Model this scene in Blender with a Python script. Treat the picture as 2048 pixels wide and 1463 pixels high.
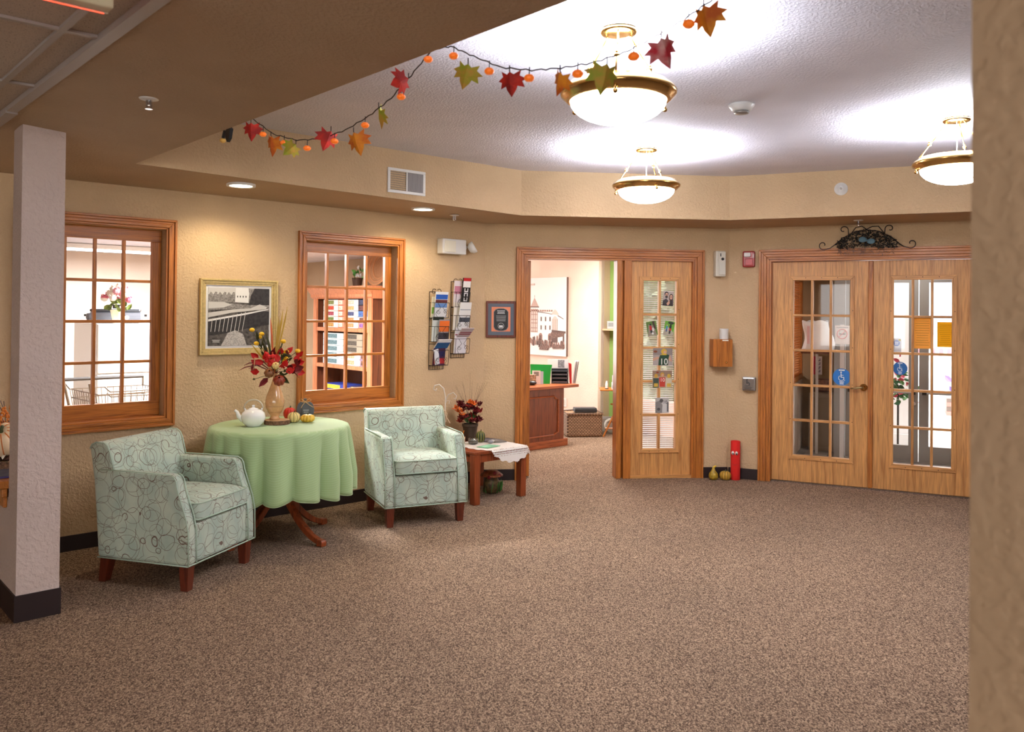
import bpy, math, random
from mathutils import Vector, Matrix, Euler
random.seed(7)
RAD = math.radians
sc = bpy.context.scene
for o in list(bpy.data.objects): bpy.data.objects.remove(o)
COL = sc.collection

# ---------------------------------------------------------------- camera, world, exposure
cam = bpy.data.objects.new('camera', bpy.data.cameras.new('camera')); COL.objects.link(cam)
cam.data.sensor_width = 36; cam.data.lens = 29.102; cam.data.clip_start = .05
cam.data.shift_y = -.0606
cam.matrix_world = Matrix.Translation((0, 0, 1.6)) @ Matrix.Rotation(math.pi/2+.00981, 4, 'X') @ Matrix.Rotation(.00983, 4, 'Z')
cam.data.dof.use_dof = True; cam.data.dof.focus_distance = 6.6; cam.data.dof.aperture_fstop = 5.0
sc.camera = cam
W = bpy.data.worlds.new('daylight'); sc.world = W; W.use_nodes = True
W.node_tree.nodes['Background'].inputs[0].default_value = (1.0, .97, .94, 1)
W.node_tree.nodes['Background'].inputs[1].default_value = 4.0
sc.view_settings.view_transform = 'Standard'; sc.view_settings.look = 'None'
sc.view_settings.gamma = 1; sc.view_settings.exposure = 0.78; sc.view_settings.use_curve_mapping = False
sc.cycles.max_bounces = 4; sc.cycles.diffuse_bounces = 3; sc.cycles.glossy_bounces = 2; sc.cycles.transparent_max_bounces = 10; sc.cycles.caustics_reflective = False; sc.cycles.caustics_refractive = False
PENDANT_W, BOWL_E, CAN_W, OFFICE_W, PANTRY_W = 44, 29.0, 24, 48, 190

# ---------------------------------------------------------------- frames of the building
FR = {'L': (42.4886, 5.9857), 'M': (6.1865, 7.8592), 'R': (-25.139, 8.2722)}
def WP(w, s, y, z=0):            # along the wall, y > 0 beyond it, y < 0 into the lobby
    a, D = FR[w]; a = RAD(a)
    return Vector((math.cos(a)*s-math.sin(a)*(D+y), math.sin(a)*s+math.cos(a)*(D+y), z))
def LG(c, n, z=0): return WP('L', c, n-FR['L'][1], z)
def ang(w): return RAD(FR[w][0])

# ---------------------------------------------------------------- materials
def S(r, g, b):
    f = lambda u: ((u/255+.055)/1.055)**2.4 if u > 10 else u/255/12.92
    return (f(r), f(g), f(b), 1)
def nt(m): return m.node_tree.nodes, m.node_tree.links
def base(name):
    m = bpy.data.materials.new(name); m.use_nodes = True
    return m, m.node_tree.nodes['Principled BSDF']
def noise(m, scale, detail=3, stretch=(1, 1, 1), rot=(0, 0, 0), dist=0):
    N, K = nt(m)
    tc = N.new('ShaderNodeTexCoord'); mp = N.new('ShaderNodeMapping'); nz = N.new('ShaderNodeTexNoise')
    mp.inputs['Scale'].default_value = stretch; mp.inputs['Rotation'].default_value = rot
    nz.inputs['Scale'].default_value = scale; nz.inputs['Detail'].default_value = detail; nz.inputs['Distortion'].default_value = dist
    K.new(tc.outputs['Object'], mp.inputs[0]); K.new(mp.outputs[0], nz.inputs[0])
    return nz
def ramp(m, src, stops):
    N, K = nt(m); r = N.new('ShaderNodeValToRGB'); e = r.color_ramp.elements
    while len(e) < len(stops): e.new(.5)
    for el, (p, c) in zip(e, stops): el.position = p; el.color = c
    K.new(src, r.inputs[0]); return r
def bump(m, src, strength, dist=.01):
    N, K = nt(m); b = N.new('ShaderNodeBump'); b.inputs['Strength'].default_value = strength; b.inputs['Distance'].default_value = dist
    K.new(src, b.inputs['Height']); K.new(b.outputs[0], N['Principled BSDF'].inputs['Normal'])
def mul(c, k): return (min(c[0]*k, 1), min(c[1]*k, 1), min(c[2]*k, 1), 1)
MC = {}
def M(name, col=None, rough=.6, metal=0, var=0, vs=15, bmp=0, bs=120, em=0, ecol=None, spec=.5, coat=0):
    if name in MC: return MC[name]
    m, b = base(name); MC[name] = m
    b.inputs['Base Color'].default_value = col; b.inputs['Roughness'].default_value = rough; b.inputs['Metallic'].default_value = metal
    b.inputs['Specular IOR Level'].default_value = spec; b.inputs['Coat Weight'].default_value = coat
    N, K = nt(m)
    if var:
        r = ramp(m, noise(m, vs).outputs[0], [(.3, mul(col, 1-var)), (.7, mul(col, 1+var))]); K.new(r.outputs[0], b.inputs['Base Color'])
    if bmp: bump(m, noise(m, bs, 4).outputs[0], bmp, .004)
    if em: b.inputs['Emission Color'].default_value = ecol or col; b.inputs['Emission Strength'].default_value = em
    return m
def rgbm(r, g, b, rough=.55, **k): return M('paint_%d_%d_%d_%d' % (r, g, b, rough*100), S(r, g, b), rough, **k)
def wood(name, light, dark, axis, rough=.38, scale=9, coat=.15):
    m, b = base(name); MC[name] = m; N, K = nt(m)
    st = [7, 7, 7]; st['xyz'.index(axis)] = .35
    nz = noise(m, scale, 3, st, dist=.6)
    r = ramp(m, nz.outputs[0], [(.28, dark), (.45, mul(light, .86)), (.58, light), (.75, mul(light, 1.12))])
    st2 = [60, 60, 60]; st2['xyz'.index(axis)] = 1.2
    nf = noise(m, 6, 1, st2)
    mx = N.new('ShaderNodeMixRGB'); mx.blend_type = 'MULTIPLY'; mx.inputs[0].default_value = .55
    r2 = ramp(m, nf.outputs[0], [(.35, (.45, .36, .3, 1)), (.55, (1, 1, 1, 1))])
    K.new(r.outputs[0], mx.inputs[1]); K.new(r2.outputs[0], mx.inputs[2]); K.new(mx.outputs[0], b.inputs['Base Color'])
    b.inputs['Roughness'].default_value = rough; b.inputs['Coat Weight'].default_value = coat; b.inputs['Coat Roughness'].default_value = .25
    bump(m, nf.outputs[0], .12, .002)
    return m
OAK, OAKD = S(196, 120, 48), S(140, 74, 22)
for ax in 'xyz': wood('oak_'+ax, OAK, OAKD, ax)
for ax in 'xyz': wood('door_oak_'+ax, S(222, 162, 96), S(182, 120, 60), ax, .45, 6)
wood('cherry', S(110, 46, 26), S(62, 22, 14), 'z', .35)
wood('desk_wood', S(140, 74, 42), S(82, 38, 22), 'z', .35)
wood('desk_wood_x', S(186, 102, 56), S(130, 66, 34), 'x', .35)
wood('pink_oak', S(206, 132, 92), S(160, 92, 58), 'z', .4)
wood('brown_board', S(104, 52, 26), S(56, 24, 12), 'z', .5)
wood('table_leg_wood', S(150, 70, 32), S(86, 34, 18), 'z', .4)

def plaster(name, col, strength=.5, scale=55):
    m, b = base(name); MC[name] = m; N, K = nt(m)
    n1 = noise(m, scale, 2); n2 = noise(m, 3, 1)
    r = ramp(m, n2.outputs[0], [(.3, mul(col, .95)), (.7, mul(col, 1.04))]); K.new(r.outputs[0], b.inputs['Base Color'])
    r2 = ramp(m, n1.outputs[0], [(.42, (0, 0, 0, 1)), (.62, (1, 1, 1, 1))])
    bump(m, r2.outputs[0], strength, .004); b.inputs['Roughness'].default_value = .75; b.inputs['Specular IOR Level'].default_value = .25
    return m
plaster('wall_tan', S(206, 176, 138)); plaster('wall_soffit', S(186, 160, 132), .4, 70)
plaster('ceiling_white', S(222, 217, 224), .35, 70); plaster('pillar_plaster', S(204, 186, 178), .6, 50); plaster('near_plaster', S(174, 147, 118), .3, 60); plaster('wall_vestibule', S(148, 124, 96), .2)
plaster('wall_cream', S(246, 219, 204), .2); plaster('wall_green', S(138, 170, 92), .2); plaster('wall_pantry', S(235, 222, 210), .2)
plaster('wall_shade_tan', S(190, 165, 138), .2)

def carpet():
    m, b = base('carpet'); MC['carpet'] = m; N, K = nt(m)
    tc = N.new('ShaderNodeTexCoord'); mp = N.new('ShaderNodeMapping'); mp.inputs['Rotation'].default_value = (0, 0, RAD(42)); mp.inputs['Scale'].default_value = (1, .62, 1)
    v = N.new('ShaderNodeTexVoronoi'); v.inputs['Scale'].default_value = 215; v.inputs['Randomness'].default_value = .6
    K.new(tc.outputs['Object'], mp.inputs[0]); K.new(mp.outputs[0], v.inputs['Vector'])
    sx = N.new('ShaderNodeSeparateColor'); K.new(v.outputs['Color'], sx.inputs[0])
    r = ramp(m, sx.outputs[0], [(.0, S(78, 63, 53)), (.3, S(122, 100, 84)), (.65, S(154, 129, 108)), (1, S(194, 167, 140))])
    big = ramp(m, noise(m, .8, 3).outputs[0], [(.3, (.86, .86, .86, 1)), (.7, (1.08, 1.06, 1.04, 1))])
    mx = N.new('ShaderNodeMixRGB'); mx.blend_type = 'MULTIPLY'; mx.inputs[0].default_value = 1
    K.new(r.outputs[0], mx.inputs[1]); K.new(big.outputs[0], mx.inputs[2]); K.new(mx.outputs[0], b.inputs['Base Color'])
    b.inputs['Roughness'].default_value = .95; b.inputs['Specular IOR Level'].default_value = .1
    bump(m, v.outputs['Distance'], .9, -.004)
carpet()
def tilemat():
    m, b = base('ceiling_tile'); MC['ceiling_tile'] = m; N, K = nt(m)
    r = ramp(m, noise(m, 190, 2).outputs[0], [(.30, S(80, 62, 50)), (.37, S(196, 180, 166)), (.8, S(206, 190, 176))]); K.new(r.outputs[0], b.inputs['Base Color'])
    b.inputs['Roughness'].default_value = .9
tilemat()
def fabric():
    m, b = base('armchair_fabric'); MC['armchair_fabric'] = m; N, K = nt(m)
    tc = N.new('ShaderNodeTexCoord'); prev = None
    def line(src, lev, w):
        nonlocal prev
        s1 = N.new('ShaderNodeMath'); s1.operation = 'SUBTRACT'; s1.inputs[1].default_value = lev; K.new(src, s1.inputs[0])
        s2 = N.new('ShaderNodeMath'); s2.operation = 'ABSOLUTE'; K.new(s1.outputs[0], s2.inputs[0])
        s3 = N.new('ShaderNodeMath'); s3.operation = 'LESS_THAN'; s3.inputs[1].default_value = w; K.new(s2.outputs[0], s3.inputs[0])
        if prev is None: prev = s3
        else:
            mxx = N.new('ShaderNodeMath'); mxx.operation = 'MAXIMUM'; K.new(prev.outputs[0], mxx.inputs[0]); K.new(s3.outputs[0], mxx.inputs[1]); prev = mxx
    wob = noise(m, 7, 1); sb = N.new('ShaderNodeVectorMath'); sb.operation = 'SUBTRACT'; sb.inputs[1].default_value = (.5, .5, .5); K.new(wob.outputs['Color'], sb.inputs[0])
    sl = N.new('ShaderNodeVectorMath'); sl.operation = 'SCALE'; sl.inputs['Scale'].default_value = .05; K.new(sb.outputs[0], sl.inputs[0])
    ad = N.new('ShaderNodeVectorMath'); ad.operation = 'ADD'; K.new(tc.outputs['Object'], ad.inputs[0]); K.new(sl.outputs[0], ad.inputs[1])
    for off, sca, lev in [((0, 0, 0), 6.0, .42), ((3.3, 1.7, 5.1), 7.4, .46), ((7.9, 4.2, 2.2), 5.0, .50), ((1.9, 7.4, 3.1), 8.6, .40), ((6.1, .7, 9.2), 6.6, .52)]:
        mp = N.new('ShaderNodeMapping'); mp.inputs['Location'].default_value = off
        v = N.new('ShaderNodeTexVoronoi'); v.inputs['Scale'].default_value = sca; v.inputs['Randomness'].default_value = .75
        K.new(ad.outputs[0], mp.inputs[0]); K.new(mp.outputs[0], v.inputs['Vector']); line(v.outputs['Distance'], lev, .00092*sca)
    r = ramp(m, noise(m, 9, 2).outputs[0], [(.35, S(172, 190, 176)), (.65, S(192, 204, 186))])
    mx = N.new('ShaderNodeMixRGB'); mx.inputs[2].default_value = S(112, 92, 80)
    K.new(prev.outputs[0], mx.inputs[0]); K.new(r.outputs[0], mx.inputs[1]); K.new(mx.outputs[0], b.inputs['Base Color'])
    b.inputs['Roughness'].default_value = .8; b.inputs['Sheen Weight'].default_value = .15
    bump(m, noise(m, 500, 2).outputs[0], .15, .001)
fabric()
def clothmat():
    m, b = base('green_cloth'); MC['green_cloth'] = m; N, K = nt(m)
    tc = N.new('ShaderNodeTexCoord'); wv = N.new('ShaderNodeTexWave'); wv.inputs['Scale'].default_value = 22; wv.inputs['Distortion'].default_value = .3
    mp = N.new('ShaderNodeMapping'); mp.inputs['Rotation'].default_value = (0, RAD(90), RAD(20)); K.new(tc.outputs['Object'], mp.inputs[0]); K.new(mp.outputs[0], wv.inputs[0])
    r = ramp(m, wv.outputs[0], [(.0, S(166, 194, 140)), (.82, S(166, 194, 140)), (.92, S(177, 202, 152))]); K.new(r.outputs[0], b.inputs['Base Color'])
    b.inputs['Roughness'].default_value = .75; b.inputs['Sheen Weight'].default_value = .2
clothmat()
def glassmat(name, fac=.025, tint=(1, 1, 1, 1)):
    m = bpy.data.materials.new(name); m.use_nodes = True; N, K = nt(m); MC[name] = m
    N.remove(N['Principled BSDF']); t = N.new('ShaderNodeBsdfTransparent'); g = N.new('ShaderNodeBsdfGlossy'); x = N.new('ShaderNodeMixShader')
    t.inputs[0].default_value = tint; g.inputs['Roughness'].default_value = .02; x.inputs[0].default_value = fac
    K.new(t.outputs[0], x.inputs[1]); K.new(g.outputs[0], x.inputs[2]); K.new(x.outputs[0], N['Material Output'].inputs[0])
glassmat('pane_glass'); glassmat('jar_glass', .18, (.9, .93, .92, 1))
def lacemat():
    m = M('lace', S(232, 224, 216), .9); N, K = nt(m); b = N['Principled BSDF']
    tc = N.new('ShaderNodeTexCoord'); v = N.new('ShaderNodeTexVoronoi'); v.inputs['Scale'].default_value = 60; v.inputs['Randomness'].default_value = .1
    K.new(tc.outputs['Object'], v.inputs['Vector'])
    lt = N.new('ShaderNodeMath'); lt.operation = 'GREATER_THAN'; lt.inputs[1].default_value = .36; K.new(v.outputs['Distance'], lt.inputs[0]); K.new(lt.outputs[0], b.inputs['Alpha'])
lacemat()
def wickermat(name, a_, b_, sc_=60):
    m, b = base(name); MC[name] = m; N, K = nt(m)
    tc = N.new('ShaderNodeTexCoord'); ck = N.new('ShaderNodeTexBrick')
    ck.inputs['Scale'].default_value = sc_; ck.inputs['Color1'].default_value = a_; ck.inputs['Color2'].default_value = mul(a_, .7); ck.inputs['Mortar'].default_value = b_
    ck.inputs['Mortar Size'].default_value = .06
    sp = N.new('ShaderNodeSeparateXYZ'); cb = N.new('ShaderNodeCombineXYZ'); ad = N.new('ShaderNodeMath')
    K.new(tc.outputs['Object'], sp.inputs[0]); K.new(sp.outputs[0], ad.inputs[0]); K.new(sp.outputs[1], ad.inputs[1]); K.new(ad.outputs[0], cb.inputs[0]); K.new(sp.outputs[2], cb.inputs[1])
    K.new(cb.outputs[0], ck.inputs[0]); K.new(ck.outputs[0], b.inputs['Base Color']); b.inputs['Roughness'].default_value = .7
    bump(m, ck.outputs['Fac'], -.8, .004)
wickermat('wicker_brown', S(196, 158, 122), S(80, 54, 38), 13); wickermat('wicker_tan', S(210, 160, 118), S(150, 96, 60), 40); wickermat('wicker_dark', S(96, 58, 32), S(40, 22, 12), 40)
brass = M('brass', S(206, 168, 104), .18, 1); M('dull_brass', S(176, 158, 112), .35, 1); M('chrome', S(200, 200, 205), .2, 1)
M('white_plastic', S(232, 230, 226), .4); M('grey_metal', S(168, 164, 160), .4, .6); M('iron', S(36, 26, 22), .5, .3); M('baseboard', S(38, 26, 28), .45)
M('white_enamel', S(240, 240, 240), .15, coat=.4); M('black', S(22, 22, 24), .4); M('tee_metal', S(176, 166, 160), .5)
M('bowl_glow', (1, 1, 1, 1), .4, em=BOWL_E, ecol=(1, .985, .97, 1)); M('lens_glow', (1, 1, 1, 1), .4, em=9, ecol=(1, .9, .68, 1)); M('panel_glow', (1, 1, 1, 1), .4, em=6, ecol=(1, .98, .95, 1))
for k_ in ('panel_glow', 'lens_glow'): MC[k_].cycles.emission_sampling = 'NONE'
MC['bowl_glow'].cycles.emission_sampling = 'FRONT'
M('red_glow', S(200, 30, 24), .4, em=2.5, ecol=(1, .05, .02, 1))

def paperglow(r, g, b):
    n_ = 'thin_paper_%d_%d_%d' % (r, g, b)
    if n_ in MC: return MC[n_]
    m = bpy.data.materials.new(n_); m.use_nodes = True; N, K = nt(m); MC[n_] = m; N.remove(N['Principled BSDF'])
    d = N.new('ShaderNodeBsdfDiffuse'); t = N.new('ShaderNodeBsdfTranslucent'); x = N.new('ShaderNodeMixShader'); x.inputs[0].default_value = .55
    d.inputs[0].default_value = S(r, g, b); t.inputs[0].default_value = S(r, g, b); K.new(d.outputs[0], x.inputs[1]); K.new(t.outputs[0], x.inputs[2]); K.new(x.outputs[0], N['Material Output'].inputs[0])
    return m
# ---------------------------------------------------------------- mesh helpers
class G:
    def __init__(s): s.v = []; s.f = []
    def add(s, vs, fs):
        o = len(s.v); s.v += [tuple(v) for v in vs]; s.f += [tuple(i+o for i in f) for f in fs]; return s
    def box(s, x0, x1, y0, y1, z0, z1, m=None):
        vs = [Vector(p) for p in ((x0, y0, z0), (x1, y0, z0), (x1, y1, z0), (x0, y1, z0), (x0, y0, z1), (x1, y0, z1), (x1, y1, z1), (x0, y1, z1))]
        if m: vs = [m @ v for v in vs]
        return s.add(vs, [(3, 2, 1, 0), (4, 5, 6, 7), (0, 1, 5, 4), (1, 2, 6, 5), (2, 3, 7, 6), (3, 0, 4, 7)])
    def prism(s, poly, a, b, plane='xy', m=None):      # polygon extruded from a to b along the third axis
        def P(p, t): return {'xy': (p[0], p[1], t), 'xz': (p[0], t, p[1]), 'yz': (t, p[0], p[1])}[plane]
        n = len(poly); vs = [Vector(P(p, a)) for p in poly]+[Vector(P(p, b)) for p in poly]
        if m: vs = [m @ v for v in vs]
        return s.add(vs, [tuple(range(n))[::-1], tuple(range(n, 2*n))]+[(i, (i+1) % n, n+(i+1) % n, n+i) for i in range(n)])
    def lathe(s, prof, n=24, c=(0, 0, 0), m=None, ribs=0, amp=0):
        vs = []; fs = []; k = len(prof)
        for i in range(n):
            a = 2*math.pi*i/n; q = 1-amp*abs(math.sin(a*ribs/2))**.5+amp if ribs else 1
            if ribs: q = 1-amp*(1-abs(math.sin(a*ribs/2)))
            for r, z in prof: vs.append(Vector((c[0]+r*q*math.cos(a), c[1]+r*q*math.sin(a), c[2]+z)))
        for i in range(n):
            j = (i+1) % n
            for t in range(k-1): fs.append((i*k+t, j*k+t, j*k+t+1, i*k+t+1))
        if m: vs = [m @ v for v in vs]
        return s.add(vs, fs)
    def tube(s, pts, r, n=6, closed=False):
        pts = [Vector(p) for p in pts]; k = len(pts); rs = r if isinstance(r, (list, tuple)) else [r]*k
        vs = []; fs = []; up = Vector((0, 0, 1)); ref = None
        for i in range(k):
            if closed: t = pts[(i+1) % k]-pts[i-1]
            else: t = pts[min(i+1, k-1)]-pts[max(i-1, 0)]
            if t.length < 1e-9: t = Vector((0, 0, 1))
            t.normalize()
            if ref is None: ref = t.orthogonal().normalized()
            ref = (ref-t*ref.dot(t)); ref = ref.normalized() if ref.length > 1e-6 else t.orthogonal().normalized()
            b = t.cross(ref)
            for j in range(n):
                a = 2*math.pi*j/n; vs.append(pts[i]+(ref*math.cos(a)+b*math.sin(a))*rs[i])
        for i in range(k if closed else k-1):
            i2 = (i+1) % k
            for j in range(n): fs.append((i*n+j, i*n+(j+1) % n, i2*n+(j+1) % n, i2*n+j))
        if not closed: fs += [tuple(range(n))[::-1], tuple(range((k-1)*n, k*n))]
        return s.add(vs, fs)
    def ell(s, c, rx, ry=None, rz=None, nu=14, nv=8, m=None):
        ry = ry or rx; rz = rz or rx; vs = []; fs = []
        for j in range(nv+1):
            t = math.pi*j/nv
            for i in range(nu):
                a = 2*math.pi*i/nu; vs.append(Vector((c[0]+rx*math.sin(t)*math.cos(a), c[1]+ry*math.sin(t)*math.sin(a), c[2]-rz*math.cos(t))))
        for j in range(nv):
            for i in range(nu): fs.append((j*nu+i, j*nu+(i+1) % nu, (j+1)*nu+(i+1) % nu, (j+1)*nu+i))
        if m: vs = [m @ v for v in vs]
        return s.add(vs, fs)
    def grid(s, fn, nu, nv, cu=False):
        vs = [Vector(fn(i/(nu if cu else nu-1), j/(nv-1))) for j in range(nv) for i in range(nu)]; fs = []
        for j in range(nv-1):
            for i in range(nu if cu else nu-1): fs.append((j*nu+i, j*nu+(i+1) % nu, (j+1)*nu+(i+1) % nu, (j+1)*nu+i))
        return s.add(vs, fs)
    def leaf(s, m, ln=.06, wd=.03, bend=.2, pts=None):
        pts = pts or [(0, 0), (.5, .25), (.45, .6), (0, 1), (-.45, .6), (-.5, .25)]
        vs = [m @ Vector((x*wd, -abs(x)*wd*.5-bend*ln*y*y, y*ln)) for x, y in pts]
        cvec = m @ Vector((0, .002-bend*ln*.25, ln*.5)); n = len(vs)
        return s.add(vs+[cvec], [(i, (i+1) % n, n) for i in range(n)])
    def ob(s, name, mat, parent=None, smooth=False, bev=0, loc=None, rz=0, solid=0, sub=0):
        me = bpy.data.meshes.new(name); me.from_pydata(s.v, [], s.f); me.update()
        me.materials.append(MC[mat] if isinstance(mat, str) else mat)
        if smooth: me.polygons.foreach_set('use_smooth', [True]*len(me.polygons))
        o = bpy.data.objects.new(name, me); COL.objects.link(o); o.parent = parent
        if loc is not None: o.location = loc
        o.rotation_euler.z = rz
        if bev:
            b = o.modifiers.new('bevel', 'BEVEL'); b.width = bev; b.segments = 2; b.limit_method = 'ANGLE'; b.angle_limit = RAD(35)
        if solid: q = o.modifiers.new('solid', 'SOLIDIFY'); q.thickness = solid
        if sub: q = o.modifiers.new('sub', 'SUBSURF'); q.levels = sub; q.render_levels = sub
        return o
def tag(o, label=None, cat=None, group=None, kind=None):
    for k, v in (('label', label), ('category', cat), ('group', group), ('kind', kind)):
        if v: o[k] = v
    return o
def thing(name, label, cat, loc=(0, 0, 0), rz=0, group=None, kind=None):
    o = bpy.data.objects.new(name, None); COL.objects.link(o); o.location = loc; o.rotation_euler.z = rz; o.empty_display_size = .05
    return tag(o, label, cat, group, kind)
def wthing(name, label, cat, w, s, y, z, group=None, kind=None): return thing(name, label, cat, WP(w, s, y, z), ang(w), group, kind)
def copy_tree(o, parent=None):
    c = o.copy(); COL.objects.link(c); c.parent = parent
    for ch in list(o.children): copy_tree(ch, c)
    return c
def dup(o, loc, rz, label, group=None, scale=None):
    c = copy_tree(o); c.location = loc; c.rotation_euler.z = rz; c['label'] = label
    if group: c['group'] = group
    if scale: c.scale = (scale,)*3
    return c
def text(s, size, mat, parent, loc, rot=(math.pi/2, 0, 0), name='lettering', ext=.0006, align='CENTER'):
    cu = bpy.data.curves.new(name, 'FONT'); cu.body = s; cu.size = size; cu.align_x = align; cu.align_y = 'CENTER'; cu.extrude = ext
    cu.materials.append(MC[mat] if isinstance(mat, str) else mat)
    c_ = bpy.data.objects.new(name, cu); COL.objects.link(c_)
    me = bpy.data.meshes.new_from_object(c_.evaluated_get(bpy.context.evaluated_depsgraph_get())); bpy.data.objects.remove(c_)
    me.materials.clear(); me.materials.append(MC[mat] if isinstance(mat, str) else mat)
    o = bpy.data.objects.new(name, me); COL.objects.link(o); o.parent = parent; o.location = loc; o.rotation_euler = rot
    return o
def quad(parent, name, mat, x0, x1, z0, z1, y, th=.0008):     # a thin flat piece facing the lobby side
    return G().box(x0, x1, y-th, y, z0, z1).ob(name, mat, parent)
def bars(parent, mat, x0, x1, z0, z1, n, y, th=.0006, fill=.45, seed=1):   # printed lines
    rr = random.Random(seed); g = G(); h = (z1-z0)/n
    for i in range(n):
        e = (x1-x0)*rr.uniform(0, .25); z = z1-(i+.5)*h
        g.box(x0+e/2, x1-e/2, y-th, y, z-h*fill/2, z+h*fill/2)
    return g.ob('print', mat, parent)
def disc(r, n=28): return [(r*math.cos(2*math.pi*i/n), r*math.sin(2*math.pi*i/n)) for i in range(n)]
def TR(x, y, z, rx=0, ry=0, rz=0): return Matrix.Translation((x, y, z)) @ Euler((rx, ry, rz)).to_matrix().to_4x4()
def spiral(cx, cz, r0, r1, a0, a1, n=14, y=0):
    return [(cx+(r0+(r1-r0)*t/n)*math.cos(a0+(a1-a0)*t/n), y, cz+(r0+(r1-r0)*t/n)*math.sin(a0+(a1-a0)*t/n)) for t in range(n+1)]
def light(name, kind, loc, energy, col, parent=None, **k):
    l = bpy.data.lights.new(name, kind); l.energy = energy; l.color = col
    for a, v in k.items(): setattr(l, a, v)
    o = bpy.data.objects.new(name, l); COL.objects.link(o); o.parent = parent; o.location = loc; return o

# ---------------------------------------------------------------- the setting
def polyfloor(name, pts, z0, z1, mat, label, cat='floor'):
    return tag(G().prism([(p[0], p[1]) for p in pts], z0, z1).ob(name, mat), label, cat, kind='structure')
polyfloor('floor', [(-9, -5), (7, -5), WP('R', 4.5, .05), WP('R', -1.5, .05), (2.4, 8.4), (3.5, 11.7), (3.3, 15), (-9, 15)], -.12, 0, 'carpet', 'brown and tan speckled loop carpet across the lobby floor')
def wallmesh(w, s0, s1, z0, z1, holes, th=.15, y0=0):
    g = G(); ss = sorted({s0, s1, *[h[0] for h in holes], *[h[1] for h in holes]}); zz = sorted({z0, z1, *[h[2] for h in holes], *[h[3] for h in holes]})
    for i in range(len(ss)-1):
        run = None
        for j in range(len(zz)-1):
            cs, cz = (ss[i]+ss[i+1])/2, (zz[j]+zz[j+1])/2
            if any(h[0] < cs < h[1] and h[2] < cz < h[3] for h in holes):
                if run is not None: g.box(ss[i], ss[i+1], y0, y0+th, run, zz[j]); run = None
            elif run is None: run = zz[j]
        if run is not None: g.box(ss[i], ss[i+1], y0, y0+th, run, z1)
    return g
def wall(name, w, s0, s1, z1, holes, label, mat='wall_tan', th=.15):
    o = wallmesh(w, s0, s1, 0, z1, holes, th).ob(name, mat, loc=WP(w, 0, 0), rz=ang(w)); return tag(o, label, 'wall', kind='structure')
W1, W2 = 1.7115, 3.6825
win = lambda c: (c-.4375, c+.4375, .842, 2.158)
wall('wall_left', 'L', -2.5, 5.14, 2.6, [win(W1), win(W2)], 'textured tan wall with the two interior windows')
wall('wall_middle', 'M', .575, 3.01, 2.6, [(.985, 2.645, -1, 2.128)], 'textured tan wall around the office doorway')
wall('wall_right', 'R', -1.54, 3.6, 2.6, [(-1.145, .605, -1, 2.128)], 'textured tan wall around the wooden entrance doors')
# ceiling: soffit, tray sides, tray ceiling, suspended tiles
LMc, MRc = LG(5.126, 5.9857), WP('M', 2.998, 0)
A, B = LG(1.71, 5.29), Vector((.071, 7.188, 0)); C_, D_ = Vector((1.935, 7.39, 0)), Vector((5.4, 5.85, 0)); E_ = Vector((6.2, .8, 0)); F_ = LG(1.71, -2.6)
def at(p, z): return (p[0], p[1], z)
g = G()
V = dict(a0=at(LG(.91, -3), 2.54), a1=at(LG(.91, 4.83), 2.54), a2=at(LG(.91, 6.0), 2.44), b1=at(LG(1.71, 6.0), 2.44), A=at(A, 2.485), F=at(F_, 2.505), LM=at(LMc, 2.44), B=at(B, 2.44),
         MR=at(MRc, 2.44), C=at(C_, 2.44), Re=at(WP('R', 3.6, 0), 2.44), D=at(D_, 2.44), E=at(E_, 2.44), Ro=(9, .5, 2.44), Fo=at(LG(.91, -6), 2.5))
ks = list(V); q = lambda *n: tuple(ks.index(i) for i in n)
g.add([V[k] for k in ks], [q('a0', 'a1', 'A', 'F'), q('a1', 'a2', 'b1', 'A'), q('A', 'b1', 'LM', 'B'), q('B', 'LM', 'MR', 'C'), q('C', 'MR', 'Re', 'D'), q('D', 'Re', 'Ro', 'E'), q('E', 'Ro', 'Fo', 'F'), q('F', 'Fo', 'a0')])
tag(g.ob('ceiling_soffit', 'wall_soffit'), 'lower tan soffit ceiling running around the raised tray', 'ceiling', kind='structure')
loop = [('A', A, 2.485), ('B', B, 2.44), ('C', C_, 2.44), ('D', D_, 2.44), ('E', E_, 2.44), ('F', F_, 2.505)]
g = G(); HT = 2.831
for i in range(6):
    _, p, z = loop[i]; _, p2, z2 = loop[(i+1) % 6]; g.add([at(p, z), at(p2, z2), at(p2, HT), at(p, HT)], [(0, 1, 2, 3)])
tag(g.ob('wall_tray', 'wall_tan'), 'tan vertical sides of the raised ceiling tray', 'fascia', kind='structure')
g = G(); g.add([at(p, HT) for _, p, _ in loop], [(0, 1, 2, 3, 4, 5)])
tag(g.ob('ceiling_tray', 'ceiling_white'), 'pale textured ceiling inside the raised tray', 'ceiling', kind='structure')
# baseboards
def baseb(name, w, runs, label):
    g = G()
    for s0, s1 in runs: g.box(s0, s1, -.008, 0, 0, .102)
    tag(g.ob(name, 'baseboard', loc=WP(w, 0, 0), rz=ang(w)), label, 'baseboard', kind='structure')
baseb('baseboard_left', 'L', [(-2.5, 5.118)], 'dark baseboard under the interior windows')
baseb('baseboard_middle', 'M', [(.59, .90), (2.735, 2.99)], 'dark baseboard beside the office doorway')
baseb('baseboard_right', 'R', [(-1.52, -1.235), (.7, 3.5)], 'dark baseboard beside the entrance doors')
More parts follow.
